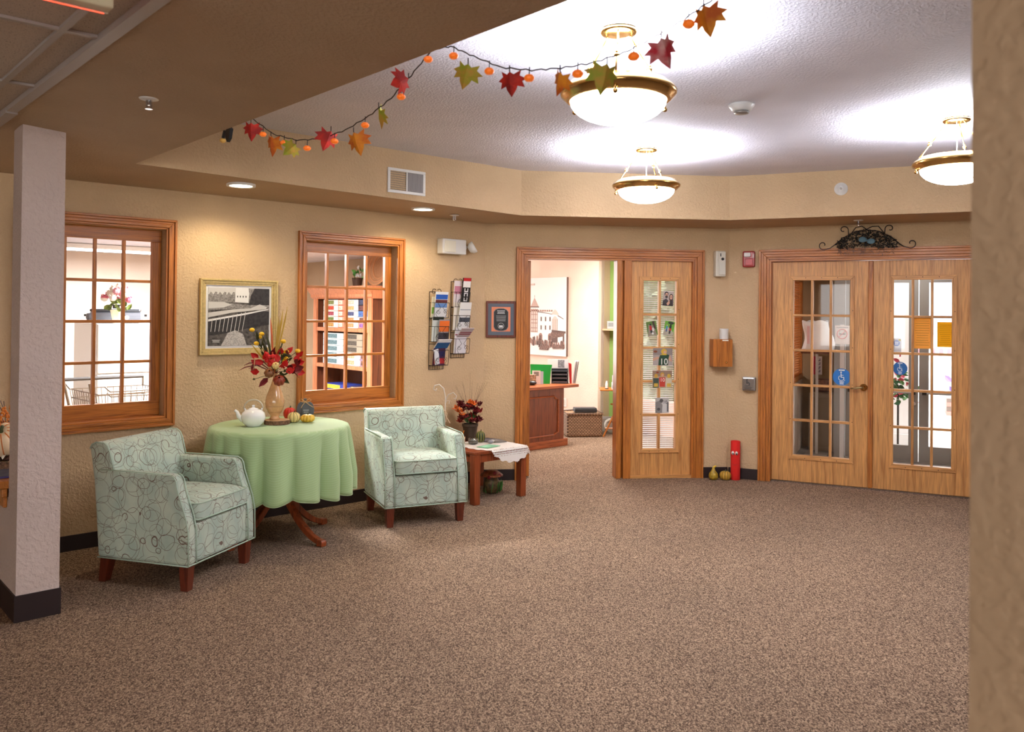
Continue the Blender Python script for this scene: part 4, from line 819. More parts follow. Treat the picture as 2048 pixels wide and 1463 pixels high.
G().tube([(0, -.008, .28), (.02, -.012, .22), (.05, -.01, .17)], .004, 5).tube([(0, -.008, .28), (.025, -.012, .25), (.01, -.01, .18)], .004, 5).tube([(-.012, -.008, .285), (.014, -.008, .275)], .006, 5).ob('ribbon', rgbm(228, 200, 168), t)
# planter figure below the end table
t = thing('planter_figure', 'small mushroom shaped planter with green leaves under the end table', 'planter', on_et(.15, -.02, 0))
G().lathe([(0, 0), (.055, 0), (.075, .03), (.07, .10), (.05, .14), (.06, .155), (0, .155)], 24).ob('pot', M('mottled_pot', S(84, 66, 36), .5, var=.7, vs=40), t, smooth=True)
G().lathe([(0, .20), (.05, .195), (.10, .16), (.105, .15), (.06, .15), (0, .152)], 24, ribs=12, amp=.1).ob('cap', M('mottled_cap', S(150, 84, 50), .5, var=.5, vs=60), t, smooth=True)
for k in range(8): a = k*.785; G().leaf(TR(.07*math.cos(a), .07*math.sin(a), .0) @ Euler((.25*math.sin(a), .25*math.cos(a), a)).to_matrix().to_4x4(), .12, .03, .1).ob('leaf', rgbm(64, 120, 50), t)
for x, y, z in ((.07, -.04, .16), (-.02, -.09, .15), (.03, -.09, .19)): G().ell((x, y, z), .018, .018, .016, 8, 5).ob('bloom', rgbm(126, 24, 30), t)
# ledge things
def on_l(c, n, z=.687): return LG(c, n, z)
t = thing('magazine', 'magazine lying on the oak half wall cap', 'magazine', on_l(1.07, 5.22), ang('L')); G().box(-.09, .09, -.13, .16, 0, .008).ob('pages', rgbm(232, 230, 228), t); G().box(-.092, .092, -.132, .162, .008, .0095).ob('cover', M('magazine_cover', S(88, 92, 112), .3, var=.6, vs=14), t); G().box(-.092, .092, -.135, -.13, -.0, .0095).ob('spine', rgbm(70, 60, 120), t)
t = thing('bark_slab', 'bark edged wood slab under the wicker basket', 'wood slab', on_l(1.08, 5.44), 0); G().lathe([(0, 0), (.13, 0), (.13, .045), (0, .045)], 24, ribs=12, amp=.05).ob('bark', 'bark', t); G().lathe([(.128, .0455), (0, .0455)], 24).ob('cut_face', 'cut_wood', t)
t = thing('twig_basket', 'dark twig basket holding the pumpkin on the half wall', 'basket', on_l(1.08, 5.44, .734)); G().lathe([(0, 0), (.08, 0), (.12, .04), (.13, .09), (.12, .10), (.11, .06), (0, .03)], 28).ob('weave', 'wicker_dark', t, smooth=True)
rr = random.Random(3); g = G()
for k in range(60): a = rr.uniform(0, 6.28); z = rr.uniform(.0, .10); g.tube([(.128*math.cos(a+i*.12), .128*math.sin(a+i*.12), z+rr.uniform(-.01, .01)) for i in range(5)], .0025, 4)
q_ = g.ob('twigs', rgbm(84, 40, 24), t); q_['kind'] = 'stuff'
for k in range(4): m = TR(.10*math.cos(3.6+k*.5), .10*math.sin(3.6+k*.5), .10) @ Euler((2.6, 0, 3.6+k*.5+1.57)).to_matrix().to_4x4(); G().leaf(m, .09, .07, .1, MAPLE).ob('pale_leaf', rgbm(216, 204, 186), t)
pk = pumpkin('cream_pumpkin', on_l(1.06, 5.40, .80), .10, .15, (242, 214, 176), 10, 'cream and orange pumpkin in the twig basket on the half wall', stripes=(214, 120, 50)); pk.rotation_euler = (RAD(35), RAD(-18), ang('L'))
t = thing('berry_spray', 'spray of orange berries and dark twigs above the cream pumpkin', 'berries', on_l(1.10, 5.47, .82)); g = G()
for k in range(90): a = rr.uniform(0, 6.28); r = .11*math.sqrt(rr.random()); g.ell((r*math.cos(a), r*math.sin(a)*.6, .10+.11*rr.random()), .008, .008, .008, 6, 4)
q_ = g.ob('berries', rgbm(222, 130, 44), t); q_['kind'] = 'stuff'
for k in range(10): a = rr.uniform(-1, 1); G().tube([(0, 0, 0), (a*.05, rr.uniform(-.03, .03), .13), (a*.13, rr.uniform(-.05, .05), .24)], .002, 4).ob('twig', rgbm(70, 40, 30), t)

# ---------------------------------------------------------------- floor things by the doors
t = thing('felt_tube', 'tall red felt tube with two googly eyes and a drawn smile', 'felt tube', WP('R', -1.44, -.075, 0), ang('R'))
G().lathe([(0, .002), (.044, 0), (.045, .004), (.045, .37), (.041, .374), (.036, .37), (.036, .3), (0, .3)], 32).ob('tube', M('red_felt', S(214, 32, 24), .9, bmp=.2, bs=200), t, smooth=True)
for x in (-.017, .017):
    e = G().ell((x, -.043, .262), .014, .006, .018, 14, 8).ob('eye', 'white_plastic', t, smooth=True); G().ell((x+.003, -.0485, .255), .006, .002, .009, 10, 6).ob('pupil', 'black', e, smooth=True)
G().tube([(.030*math.sin(a), -.0462*math.cos(a*.72), .165-.018*math.cos(a*1.35)) for a in [-1+i*.2 for i in range(11)]], .0013, 4).ob('smile', rgbm(120, 16, 14), t)
gm = M('gourd_skin', S(170, 140, 40), .4, var=.5, vs=35)
pumpkin('striped_squash', WP('M', 2.93, -.11, 0), .055, .085, (196, 150, 54), 10, 'round green and yellow striped gourd next to the red felt tube', stripes=(60, 74, 34), cat='gourd')
t = thing('neck_gourd', 'yellow green gourd with a bent neck on the carpet', 'gourd', WP('M', 2.815, -.10, 0), RAD(20))
G().lathe([(0, 0), (.035, .004), (.047, .03), (.042, .06), (.022, .085), (.014, .105), (.012, .12), (0, .122)], 30, ribs=10, amp=.08).ob('flesh', gm, t, smooth=True); G().tube([(0, 0, .112), (.012, 0, .125), (.03, 0, .13)], [.012, .010, .007], 8).ob('neck', rgbm(226, 190, 50), t, smooth=True)
# ---------------------------------------------------------------- photos and stickers on the doors
def photo(w, s, z, wd, hh, rot, y, label, draw, group):
    t = wthing('photograph', label, 'photo', w, s, y, z, group); t.rotation_euler = (0, RAD(rot), ang(w)); t.rotation_euler = (Matrix.Rotation(ang(w), 3, 'Z') @ Matrix.Rotation(RAD(rot), 3, 'Y')).to_euler()
    G().box(-wd/2, wd/2, 0, .001, -hh/2, hh/2).ob('paper', rgbm(226, 222, 216), t)
    k = [0]
    def P_(c, pts): k[0] += 1; return G().prism([(x*wd, q*hh) for x, q in pts], -.0006*k[0]*.5-.0002, 0, 'xz').ob('print', rgbm(*c, .35), t)
    def E_(c, x, q, rx, rz): return P_(c, [(x+rx*math.cos(i*.5236), q+rz*math.sin(i*.5236)) for i in range(12)])
    draw(P_, E_, t); return t
def R_(x0, x1, z0, z1): return [(x0, z0), (x1, z0), (x1, z1), (x0, z1)]
skin, dkh = (214, 164, 138), (40, 30, 28)
def d_couple(P, E, t):
    P((190, 176, 170), R_(-.5, .5, -.5, .5)); P((60, 54, 56), [(-.5, -.5), (-.5, -.15), (-.2, 0), (.1, -.2), (.1, -.5)]); P((56, 44, 46), [(.1, -.5), (.15, -.1), (.45, -.05), (.5, -.5)])
    E(dkh, -.2, .32, .19, .17); E(skin, -.18, .24, .15, .17); E(dkh, -.18, .12, .13, .09); E((60, 34, 24), .26, .1, .2, .26); E(skin, .26, .12, .14, .17); P(skin, [(-.15, -.35), (.1, -.1), (.18, -.3), (.0, -.48)])
    P(dkh, R_(-.3, -.04, .25, .28)); P(dkh, R_(.13, .4, .13, .155))
def d_path(P, E, t):
    P((96, 130, 60), R_(-.5, .5, -.5, .5)); P((150, 140, 124), [(-.5, -.5), (.4, -.5), (.2, .2), (-.3, .3)]); E((30, 26, 26), -.1, .28, .09, .07); P((200, 30, 30), R_(-.22, -.02, -.1, .2)); P((40, 40, 50), R_(-.2, -.03, -.3, -.1)); E((230, 226, 224), .1, -.08, .1, .14); P((70, 50, 40), [(.1, .5), (.3, .5), (.4, -.1), (.2, 0)]); E((236, 236, 236), 0, -.35, .1, .08)
def d_walk(P, E, t):
    P((110, 170, 60), R_(-.5, .5, -.5, .5)); P((176, 168, 150), [(-.5, -.5), (.5, -.5), (.5, -.25), (.0, .1), (-.5, -.1)]); E((46, 60, 40), .1, .4, .3, .1); E(dkh, .12, .26, .08, .07); P((50, 40, 40), R_(0, .22, .02, .22)); P((206, 40, 34), R_(.02, .22, -.12, .02)); P((60, 50, 46), R_(.03, .2, -.36, -.12)); E((210, 170, 140), -.24, .2, .06, .05); P((66, 150, 190), R_(-.32, -.17, -.05, .15)); P((70, 90, 140), R_(-.3, -.18, -.25, -.05))
def player(jersey, helmet, num, bg):
    def d(P, E, t):
        P(bg, R_(-.5, .5, -.5, .5)); P(mulc(bg, .82), R_(-.5, .5, .1, .5)); P((206, 160, 134), [(-.5, -.25), (-.2, -.12), (-.15, -.02), (-.3, 0), (-.5, -.1)]); P((206, 160, 134), [(.48, -.3), (.38, .1), (.25, .05), (.3, -.2)])
        P(jersey, [(-.22, -.5), (.28, -.5), (.3, -.1), (.34, .1), (.15, .16), (-.12, .14), (-.2, -.1)]); E(helmet, .06, .3, .15, .17); E(skin, .11, .26, .08, .1); P(helmet, R_(.02, .2, .14, .18)); P((230, 190, 60), R_(-.12, .2, .1, .14))
        E((130, 70, 40), -.38, .3, .1, .07); text(num, .085, rgbm(240, 238, 232), t, (.01, -.0045, -.05), ext=.0003)
    return d
def mulc(c, k): return tuple(int(v*k) for v in c)
def d_team(P, E, t):
    P((186, 164, 140), R_(-.5, .5, -.5, .5)); P((150, 126, 108), R_(-.5, .5, .15, .5))
    for x, j, hl in ((-.32, (70, 84, 76), (206, 160, 60)), (.34, (206, 196, 170), (216, 180, 70))): P(j, [(x-.14, -.5), (x+.14, -.5), (x+.15, .05), (x-.15, .05)]); E(hl, x, .18, .09, .12); P((206, 170, 70), R_(x-.1, x+.1, -.45, -.25))
    P((196, 66, 50), [(-.14, -.45), (.14, -.45), (.16, .1), (-.16, .1)]); E((206, 160, 60), 0, .25, .1, .13); E(skin, .01, .22, .06, .08); E((150, 70, 40), -.25, .38, .07, .05); text('10', .05, rgbm(244, 240, 230), t, (0, -.0065, -.01), ext=.0003)
def d_grey(P, E, t):
    P((196, 192, 188), R_(-.5, .5, -.5, .5)); P((140, 136, 134), [(-.5, -.5), (0, -.5), (.05, 0), (-.2, .3), (-.5, .2)]); E((90, 86, 86), -.05, .3, .14, .13); P((214, 212, 210), [(0, -.45), (.35, -.45), (.4, .2), (.05, .25)]); P((100, 98, 98), R_(.36, .48, -.4, .2)); E((80, 78, 78), -.25, -.25, .12, .1); text('10', .045, rgbm(60, 58, 58), t, (.03, -.0045, .03), ext=.0003)
GP = 'photos taped to the glazed side panel'; yb = .024
photo('M', 2.391, 1.745, .105, .14, 4, yb, 'photo of a smiling couple, topmost on the side panel', d_couple, GP)
photo('M', 2.230, 1.453, .10, .14, -10, yb, 'tilted photo of people on a wooded path, stuck on its own pane', d_path, GP)
photo('M', 2.401, 1.454, .10, .14, 10, yb, 'tilted photo of an adult and child walking on a green lane', d_walk, GP)
photo('M', 2.340, 1.178, .195, .168, 0, yb, 'picture of a football player in a green number ten jersey', player((38, 70, 50), (216, 176, 60), '10', (176, 164, 160)), GP)
photo('M', 2.337, .961, .195, .168, 0, yb, 'picture of three football players, the middle one in red', d_team, GP)
photo('M', 2.337, .704, .135, .15, 0, yb, 'pale grey print of a football player, lowest on the side panel', d_grey, GP)
blue = rgbm(24, 112, 190, .35); wh = rgbm(240, 242, 244, .4)
def wheel_sign(s, z, r, y, label):
    t = wthing('access_sticker', label, 'sticker', 'R', s, y, z, 'round blue wheelchair stickers')
    G().prism(disc(r, 40), 0, .0008, 'xz').ob('disc', blue, t); k = r/.08; g = G()
    g.tube([(k*(-.004+.024*math.cos(a)), -.001, k*(-.010+.024*math.sin(a))) for a in [2.1+i*.42 for i in range(12)]], .0034*k, 5).ell((-.006*k, -.001, .044*k), .008*k, .001, .008*k, 10, 4)
    g.box(-.010*k, -.002*k, -.002, 0, -.004*k, .034*k).box(-.006*k, .020*k, -.002, 0, -.006*k, .001*k).box(.014*k, .020*k, -.002, 0, -.028*k, 0).box(.018*k, .03*k, -.002, 0, -.032*k, -.026*k).box(-.004*k, .016*k, -.002, 0, .014*k, .019*k).ob('wheelchair_symbol', wh, t)
    G().box(-.026*k, .026*k, -.0012, 0, .058*k, .070*k).ob('print', wh, t); bars(t, wh, -.022*k, .022*k, -.072*k, -.040*k, 3, 0, .0012, .6)
wheel_sign(-.494, 1.023, .079, .056, 'round blue wheelchair sticker on the door with the lever handle'); wheel_sign(.0, 1.121, .06, .069, 'smaller round blue wheelchair sticker on the door with orange notices')
for s0, s1, z0, z1, y, c, lb in [(.100, .260, 1.306, 1.588, .070, (255, 204, 112), 'larger blank backed orange notice across the middle panes'), (.300, .430, 1.324, 1.548, .084, (255, 208, 56), 'bright yellow notice with printed lines at the pane edge')]:
    t = wthing('paper_notice', lb, 'notice', 'R', (s0+s1)/2, y, (z0+z1)/2, 'orange paper notices'); w, h = (s1-s0)/2, (z1-z0)/2; G().box(-w, w, -.0008, -.0006, -h, h).ob('paper', paperglow(*c), t); bars(t, paperglow(*[int(v*.8) for v in c]), -w*.75, w*.75, -h*.85, h*.85, 11, -.0008, .0004, .22, 4)
t = wthing('round_notice_card', 'small white card with a blue circle on the lower glass', 'card', 'R', -.025, .069, 1.333); G().box(-.034, .034, 0, .0006, -.062, .062).ob('card', rgbm(226, 230, 238), t); G().prism([(x-.006, z+.018) for x, z in disc(.027)], -.0006, 0, 'xz').ob('blue_circle', rgbm(88, 128, 206), t); bars(t, wh, -.024, .014, .002, .034, 3, -.0007, .0005, .5); G().prism([(x+.02, z+.046) for x, z in disc(.01, 12)], -.0012, -.0006, 'xz').ob('yellow_spot', rgbm(226, 210, 90), t)

# ---------------------------------------------------------------- iron garland over the entrance
t = wthing('iron_garland', 'black iron scroll with dark leaves and a blue bow over the entrance', 'wall decoration', 'R', -.285, -.03, 2.225)
g = G(); arc = [(-.27, 0, .03), (-.2, 0, .09), (-.1, 0, .145), (0, 0, .16), (.1, 0, .145), (.2, 0, .095), (.27, 0, .03)]
g.tube(arc, .005, 6).tube([(-.27, 0, .03), (-.31, 0, .0), (-.36, 0, -.015)]+spiral(-.372, .028, .044, .012, -1.4, -6.6, 16), .0042, 6).tube([(.27, 0, .03), (.31, 0, .0), (.36, 0, -.015)]+spiral(.372, .028, .044, .012, -1.74, 3.4, 16), .0042, 6)
for sg in (-1, 1): g.tube([(sg*.15, 0, .10)]+[(sg*p[0], 0, p[2]) for p in spiral(.195, .165, .042, .010, 3.4, -2.0, 16)], .0042, 6)
g.tube([(-.15, 0, .1), (-.09, 0, .185), (-.04, 0, .196), (0, 0, .165)], .0042, 6).tube([(.0, 0, .165), (.05, 0, .19), (.1, 0, .19), (.16, 0, .11)], .0042, 6)
g.ob('scroll_frame', 'iron', t, smooth=True)
rr = random.Random(21); gl, gb, gd = G(), G(), G()
for k in range(750):
    x = rr.uniform(-.25, .25); top = .155*(1-(x/.3)**2); z = rr.uniform(-.01+.02*(abs(x) < .1), top); y = rr.uniform(-.045, .012)
    gl.leaf(TR(x, y, z, rr.uniform(-1.5, 1.5), rr.uniform(-3, 3), rr.uniform(-1, 1)), rr.uniform(.014, .03), .011, .2)
for k in range(130): x = rr.uniform(-.26, .26); z = rr.uniform(-.06, .17*(1-(x/.32)**2)); gb.ell((x, rr.uniform(-.055, -.01), z), .0038, .0038, .0038, 5, 4)
for k in range(46): x = rr.uniform(-.25, .23); gd.tube([(x, -.02, .02), (x+rr.uniform(-.03, .03), -.035, -.02), (x+rr.uniform(-.04, .04), -.03, rr.uniform(-.085, -.04))], .0012, 4)
for nm, gg, mt in (('dark_leaves', gl, M('garland_leaf', S(44, 40, 36), .7, var=.7, vs=60)), ('berries', gb, rgbm(150, 120, 92)), ('hanging_twigs', gd, rgbm(74, 58, 46))): q_ = gg.ob(nm, mt, t); q_['kind'] = 'stuff'
bw = rgbm(96, 128, 142, .8)
for sg in (-1, 1): G().ell((sg*.035+.005, -.062, .058-sg*.008), .036, .012, .026, 12, 8).ob('bow_loop', bw, t, smooth=True)
G().ell((.005, -.068, .058), .010, .01, .012, 8, 6).ob('bow_knot', bw, t, smooth=True)

# ---------------------------------------------------------------- the office
def Lbox(c0, c1, n0, n1, z0, z1, name, mat, label, cat='wall'):
    return tag(G().box(c0, c1, n0-D0, n1-D0, z0, z1).ob(name, mat, loc=WP('L', 0, 0), rz=ang('L')), label, cat, kind='structure')
Lbox(8.543, 8.66, 7.57, 10.4, 0, 2.5, 'wall_office_back', 'wall_cream', 'cream office wall carrying the large historic print')
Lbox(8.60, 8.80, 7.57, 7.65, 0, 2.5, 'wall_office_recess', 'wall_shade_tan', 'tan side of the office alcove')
Lbox(8.78, 8.88, 7.08, 7.65, 0, 2.5, 'wall_office_alcove', 'wall_green', 'green wall at the back of the office alcove')
tag(G().prism([(p.x, p.y) for p in (WP('M', -1.4, .16), WP('M', 2.99, .16), LG(7.6, 4.3), LG(8.9, 4.4), LG(8.9, 10.5), LG(5.2, 10.5))], 2.5, 2.56).ob('ceiling_office', 'wall_cream'), 'cream office ceiling', 'ceiling', kind='structure')
tag(G().box(8.78, 8.88, 5.0-D0, 7.08-D0, 0, .45).box(8.78, 8.88, 5.0-D0, 7.08-D0, 2.15, 2.5).box(8.78, 8.88, 5.0-D0, 5.1-D0, .45, 2.15).ob('wall_office_window', 'wall_cream', loc=WP('L', 0, 0), rz=ang('L')), 'office wall around the big daylight window', 'wall', kind='structure')
# office outer wall to the right with a daylight window
p0, p1 = Vector((2.52, 8.50, 0)), Vector((3.62, 11.6, 0)); dv = (p1-p0); oa = math.atan2(dv.y, dv.x)
g = G(); ln = dv.length
for a, b, z0, z1 in ((0, .25, 0, 2.5), (2.3, ln+1.6, 0, 2.5), (.25, 2.3, 0, .55), (.25, 2.3, 2.1, 2.5)): g.box(a, b, -.12, 0, z0, z1)
tag(g.ob('wall_office_outer', 'wall_cream', loc=p0, rz=oa), 'office wall with the daylight window behind the side panel', 'wall', kind='structure')
tag(G().box(8.535, 8.543, 7.57-D0, 10.4-D0, 0, .1).box(8.6, 8.78, 7.562-D0, 7.57-D0, 0, .1).box(8.772, 8.78, 7.08-D0, 7.56-D0, 0, .1).ob('baseboard_office', 'baseboard', loc=WP('L', 0, 0), rz=ang('L')), 'dark baseboard along the office walls', 'baseboard', kind='structure')
# side panel blinds
t = wthing('window_blind', 'white slatted blind behind the glazed side panel', 'blind', 'M', 2.308, .10, 0)
g = G()
for k in range(82): z = .262+k*.0205; g.box(-.165, .165, -.010, .010, z, z+.0016, TR(0, 0, 0) @ Matrix.Translation((0, 0, z)) @ Matrix.Rotation(RAD(24), 4, 'X') @ Matrix.Translation((0, 0, -z)))
q_ = g.ob('slats', rgbm(238, 238, 236), t); q_['kind'] = 'stuff'
G().box(-.17, .17, -.02, .02, 1.935, 1.97).ob('head_rail', 'white_plastic', t); G().box(-.165, .165, -.012, .012, .250, .262).ob('bottom_rail', rgbm(70, 130, 90), t)
for x in (-.09, .09): G().tube([(x, 0, .26), (x, 0, 1.94)], .0012, 4).ob('ladder_cord', 'white_plastic', t)
t = thing('backdrop_hedge', 'tall green hedge added outside the office window to dim the sky behind the blind', 'hedge', LG(11.4, 8.0, -.1), ang('L')+RAD(-90)); rs_ = random.Random(77); gs_ = G()  # added backdrop, dims the bright sky so the slats stay visible
gs_.grid(lambda u, v: (-2.2+2.9*u, .12*math.sin(9*u*6.28)*math.sin(5*v*6.28)+.08*math.sin(23*u*6.28+3*v), 4.2*v), 40, 34)
for k in range(400): gs_.leaf(TR(rs_.uniform(-2.1, .6), rs_.uniform(-.2, .0), rs_.uniform(.1, 4.1), rs_.uniform(-2, 2), rs_.uniform(-2, 2), rs_.uniform(-2, 2)), .16, .1, .2)
q_ = gs_.ob('foliage', M('hedge_leaf', S(176, 190, 160), .8, var=.3, vs=3), t, smooth=True); q_['kind'] = 'stuff'; G().box(-2.2, .7, .3, .5, 0, 4.0).ob('hedge_core', rgbm(70, 80, 56), t)
# desk (front parallel to the long wall)
t = thing('office_desk', 'dark oak desk with a framed front panel inside the office', 'desk', LG(6.7, 6.95), ang('L'))
G().box(-.80, .53, .0, .62, .06, .70).ob('body', 'desk_wood', t); G().box(-.82, .575, -.03, .65, 0, .085).ob('plinth', 'desk_wood_x', t, bev=.005); G().box(-.88, .70, -.09, .72, .70, .735).ob('desktop', 'desk_wood_x', t, bev=.006)
G().tube([(-.75, -.006, .14), (.36, -.006, .14), (.39, -.006, .16), (.43, -.006, .17), (.43, -.006, .56), (.39, -.006, .57), (.36, -.006, .60), (-.75, -.006, .60)], .010, 6).ob('panel_moulding', 'desk_wood_x', t)
DZ = .737
def odesk(x, y, z=DZ): a = ang('L'); b = LG(6.7, 6.95); return Vector((b.x+math.cos(a)*x-math.sin(a)*y, b.y+math.sin(a)*x+math.cos(a)*y, z))
FC = math.atan2(odesk(0, 0).y, odesk(0, 0).x)-math.pi/2     # things on the desk face the doorway
def ondesk(name, label, cat, px_, dep): 
    return thing(name, label, cat, Vector(((px_-1024)/1655*dep, dep, DZ)), FC)
t = ondesk('green_folder', 'bright green file folder standing on the desk', 'folder', 1083, 10.02); gr = rgbm(20, 176, 66)
G().prism([(-.12, 0), (.11, 0), (.125, .22), (.06, .225), (.055, .215), (-.03, .215), (-.035, .225), (-.13, .225)], 0, .004, 'xz').ob('front_leaf', gr, t); G().prism([(-.12, 0), (.115, 0), (.135, .23), (-.13, .235)], .012, .016, 'xz').ob('back_leaf', gr, t); G().box(.10, .125, .005, .011, 0, .20).ob('sheets', wh, t)
t = ondesk('white_card', 'small white printed card propped against the green folder', 'card', 1074, 9.93); G().box(-.05, .05, 0, .003, 0, .165).ob('sheet', wh, t); G().box(-.03, .03, -.001, 0, .10, .15).ob('print', rgbm(150, 148, 146), t); G().box(.03, .085, .006, .010, 0, .155).ob('blue_edge_sheet', rgbm(196, 214, 236), t)
t = ondesk('patterned_box', 'small tan box with dark printed pattern at the desk end', 'box', 1065, 9.85); G().box(-.07, .05, 0, .05, 0, .12).ob('box_body', M('box_print', S(190, 160, 134), .6, var=.8, vs=40), t); G().ell((-.0, -.03, .025), .06, .03, .025, 12, 6).ob('dark_object', 'black', t)
t = ondesk('desk_organizer', 'black three tray letter organizer on the desk', 'organizer', 1121, 10.1)
for k in range(4): G().box(-.10, .10, -.04, .12, .01+k*.045, .014+k*.045).ob('tray', 'black', t)
for x in (-.102, .098): G().box(x, x+.004, -.04, .12, 0, .18).ob('side', 'black', t)
G().box(-.095, .095, .10, .112, .012, .175).ob('back', rgbm(40, 42, 52), t)
for k in range(3): G().box(-.09, .09, -.03, .10, .0145+k*.045, .028+k*.045).ob('paper_stack', rgbm(120, 122, 136), t)
t = ondesk('tall_leaflet', 'large white leaflet with grey pictures behind the black organizer', 'leaflet', 1117, 10.28); G().box(-.13, .13, 0, .004, 0, .285).ob('sheet', wh, t); G().box(-.0, .08, -.001, 0, .18, .275).ob('print', M('leaflet_print', S(150, 150, 156), .6, var=.6, vs=60), t)
t = ondesk('red_folder', 'red folder standing at the end of the black organizer', 'folder', 1141, 10.17); G().prism([(0, 0), (.022, 0), (.016, .235), (-.016, .245)], -.06, .1, 'xz').ob('cover', rgbm(206, 38, 36), t)
t = ondesk('paper_sheaf', 'leaning sheaf of white papers at the desk corner', 'papers', 1147, 10.16)
for k in range(4): G().prism([(k*.009, 0), (k*.009+.004, 0), (k*.012+.035, .27), (k*.012+.028, .27)], -.06, .1, 'xz').ob('sheet', rgbm(*((236, 236, 236) if k % 2 == 0 else (170, 168, 166))), t)
# large historic print
t = thing('historic_print', 'large sepia print of an old corner hotel with a pointed turret', 'print', LG(8.540, 8.60, 1.545), ang('L')+RAD(-90))
G().box(-.56, .455, -.03, 0, -.57, .56).ob('canvas', rgbm(238, 236, 236), t); G().box(.455, .462, -.031, .001, -.57, .56).ob('dark_edge', rgbm(110, 90, 80), t)
# print drawn in canvas fractions: u to the right 0..1 over the seen part, v up 0..1
def cu(u, v): return (-.38+u*.83, -.57+v*1.13)
kk = [0]
def PP(c, pts, nm='print'): kk[0] += 1; return G().prism([cu(*p) for p in pts], -.0305-.00012*kk[0], -.030, 'xz').ob(nm, c, t)
se, sd, sl_, sm = rgbm(150, 112, 100), rgbm(96, 68, 60), rgbm(214, 196, 188), M('sepia_crowd', S(120, 90, 80), .6, var=.7, vs=60)
PP(rgbm(246, 243, 242), [(-.1, .2), (.5, .2), (.66, .2), (.92, .2), (.92, .46), (.70, .53), (.34, .55), (-.1, .53)])
PP(sd, [(-.1, .545), (.14, .56), (.34, .553), (.68, .525), (.68, .533), (.34, .563), (.14, .572), (-.1, .556)]); PP(sd, [(.80, .52), (.94, .475), (.94, .465), (.80, .508)])
PP(sl_, [(.13, .29), (.30, .29), (.30, .60), (.13, .60)]); PP(rgbm(190, 160, 150), [(.12, .625), (.33, .625), (.22, .745)]); PP(sd, [(.115, .615), (.335, .615), (.335, .628), (.115, .628)]); PP(se, [(.218, .745), (.226, .745), (.226, .775), (.218, .775)])
for v in (.58, .52, .455, .41, .345, .30): PP(se, [(.13, v), (.30, v), (.30, v+.008), (.13, v+.008)])
for u in (.13, .185, .24, .295): PP(se, [(u, .29), (u+.009, .29), (u+.009, .60), (u, .60)])
for u in (.03, .38, .49, .60):
    for v in (.33, .44): PP(sd, [(u, v), (u+.028, v), (u+.028, v+.055), (u, v+.055)])
for u in (-.0, .34, .57): PP(se, [(u, .195), (u+.085, .195), (u+.085, .26), (u+.06, .285), (u+.025, .285), (u, .26)]); PP(sd, [(u+.02, .195), (u+.065, .195), (u+.065, .255), (u+.02, .255)])
PP(sl_, [(.67, .33), (.80, .33), (.80, .46), (.77, .495), (.735, .505), (.70, .495), (.67, .46)])
for u in (.67, .71, .75, .79): PP(se, [(u, .33), (u+.008, .33), (u+.008, .47), (u, .47)])
PP(sl_, [(.66, .545), (.70, .575), (.735, .59), (.77, .575), (.82, .53), (.80, .52), (.66, .53)])
PP(sd, [(.66, .17), (.80, .17), (.80, .30), (.99, .29), (.99, .315), (.80, .325), (.66, .33)]); PP(sd, [(.93, .15), (.96, .15), (.96, .30), (.93, .30)]); PP(sm, [(.64, .22), (.96, .255), (.96, .30), (.64, .30)])
for k in range(46):
    rx = random.Random(k); u = rx.uniform(-.05, .97); v = .12+.08*math.exp(-((u-.2)/.12)**2)*rx.random()+rx.uniform(0, .05)
    PP([se, sd, sm][k % 3], [(u, v-.03), (u+.03, v-.03), (u+.028, v+.02), (u+.015, v+.035), (u+.002, v+.02)])
PP(sm, [(.36, .07), (.58, .07), (.60, .12), (.50, .15), (.38, .13)]); PP(sm, [(.70, .09), (.97, .10), (.97, .15), (.70, .14)])
for k in range(12): u = .05+k*.055; PP(se, [(u, .565), (u+.012, .565), (u+.012, .585), (u, .585)])
PP(sl_, [(.12, .905), (.22, .905), (.22, .93), (.12, .925)])
t = thing('wall_outlet', 'white wall outlet plate above the woven basket', 'outlet', LG(8.541, 8.19, .32), ang('L')-RAD(90)); G().box(-.036, .036, -.006, 0, -.06, .06).ob('plate', 'white_plastic', t, bev=.002); G().box(-.016, .016, -.008, -.006, -.04, .04).ob('sockets', rgbm(214, 206, 196), t)
t = thing('woven_basket', 'low brown woven basket on the office carpet', 'basket', (.93, 10.82, 0), RAD(8))
G().box(-.235, .235, -.17, .17, 0, .30).ob('weave', 'wicker_brown', t, bev=.03); G().tube([(-.235, -.17, .30), (.235, -.17, .30), (.235, .17, .30), (-.235, .17, .30)], .014, 6, True).ob('rim', 'wicker_brown', t)
t = thing('printer_unit', 'flat black device lying on the woven basket', 'device', (.96, 10.74, .316), RAD(6)); G().box(-.145, .145, -.07, .09, 0, .05).ob('body', rgbm(40, 40, 42), t, bev=.008); G().box(-.14, .14, -.06, .085, .05, .056).ob('top_panel', rgbm(70, 70, 72), t); G().tube([(-.14, .02, .03), (-.25, .04, .02), (-.29, .1, .0)], .005, 6).ob('cable', 'black', t)
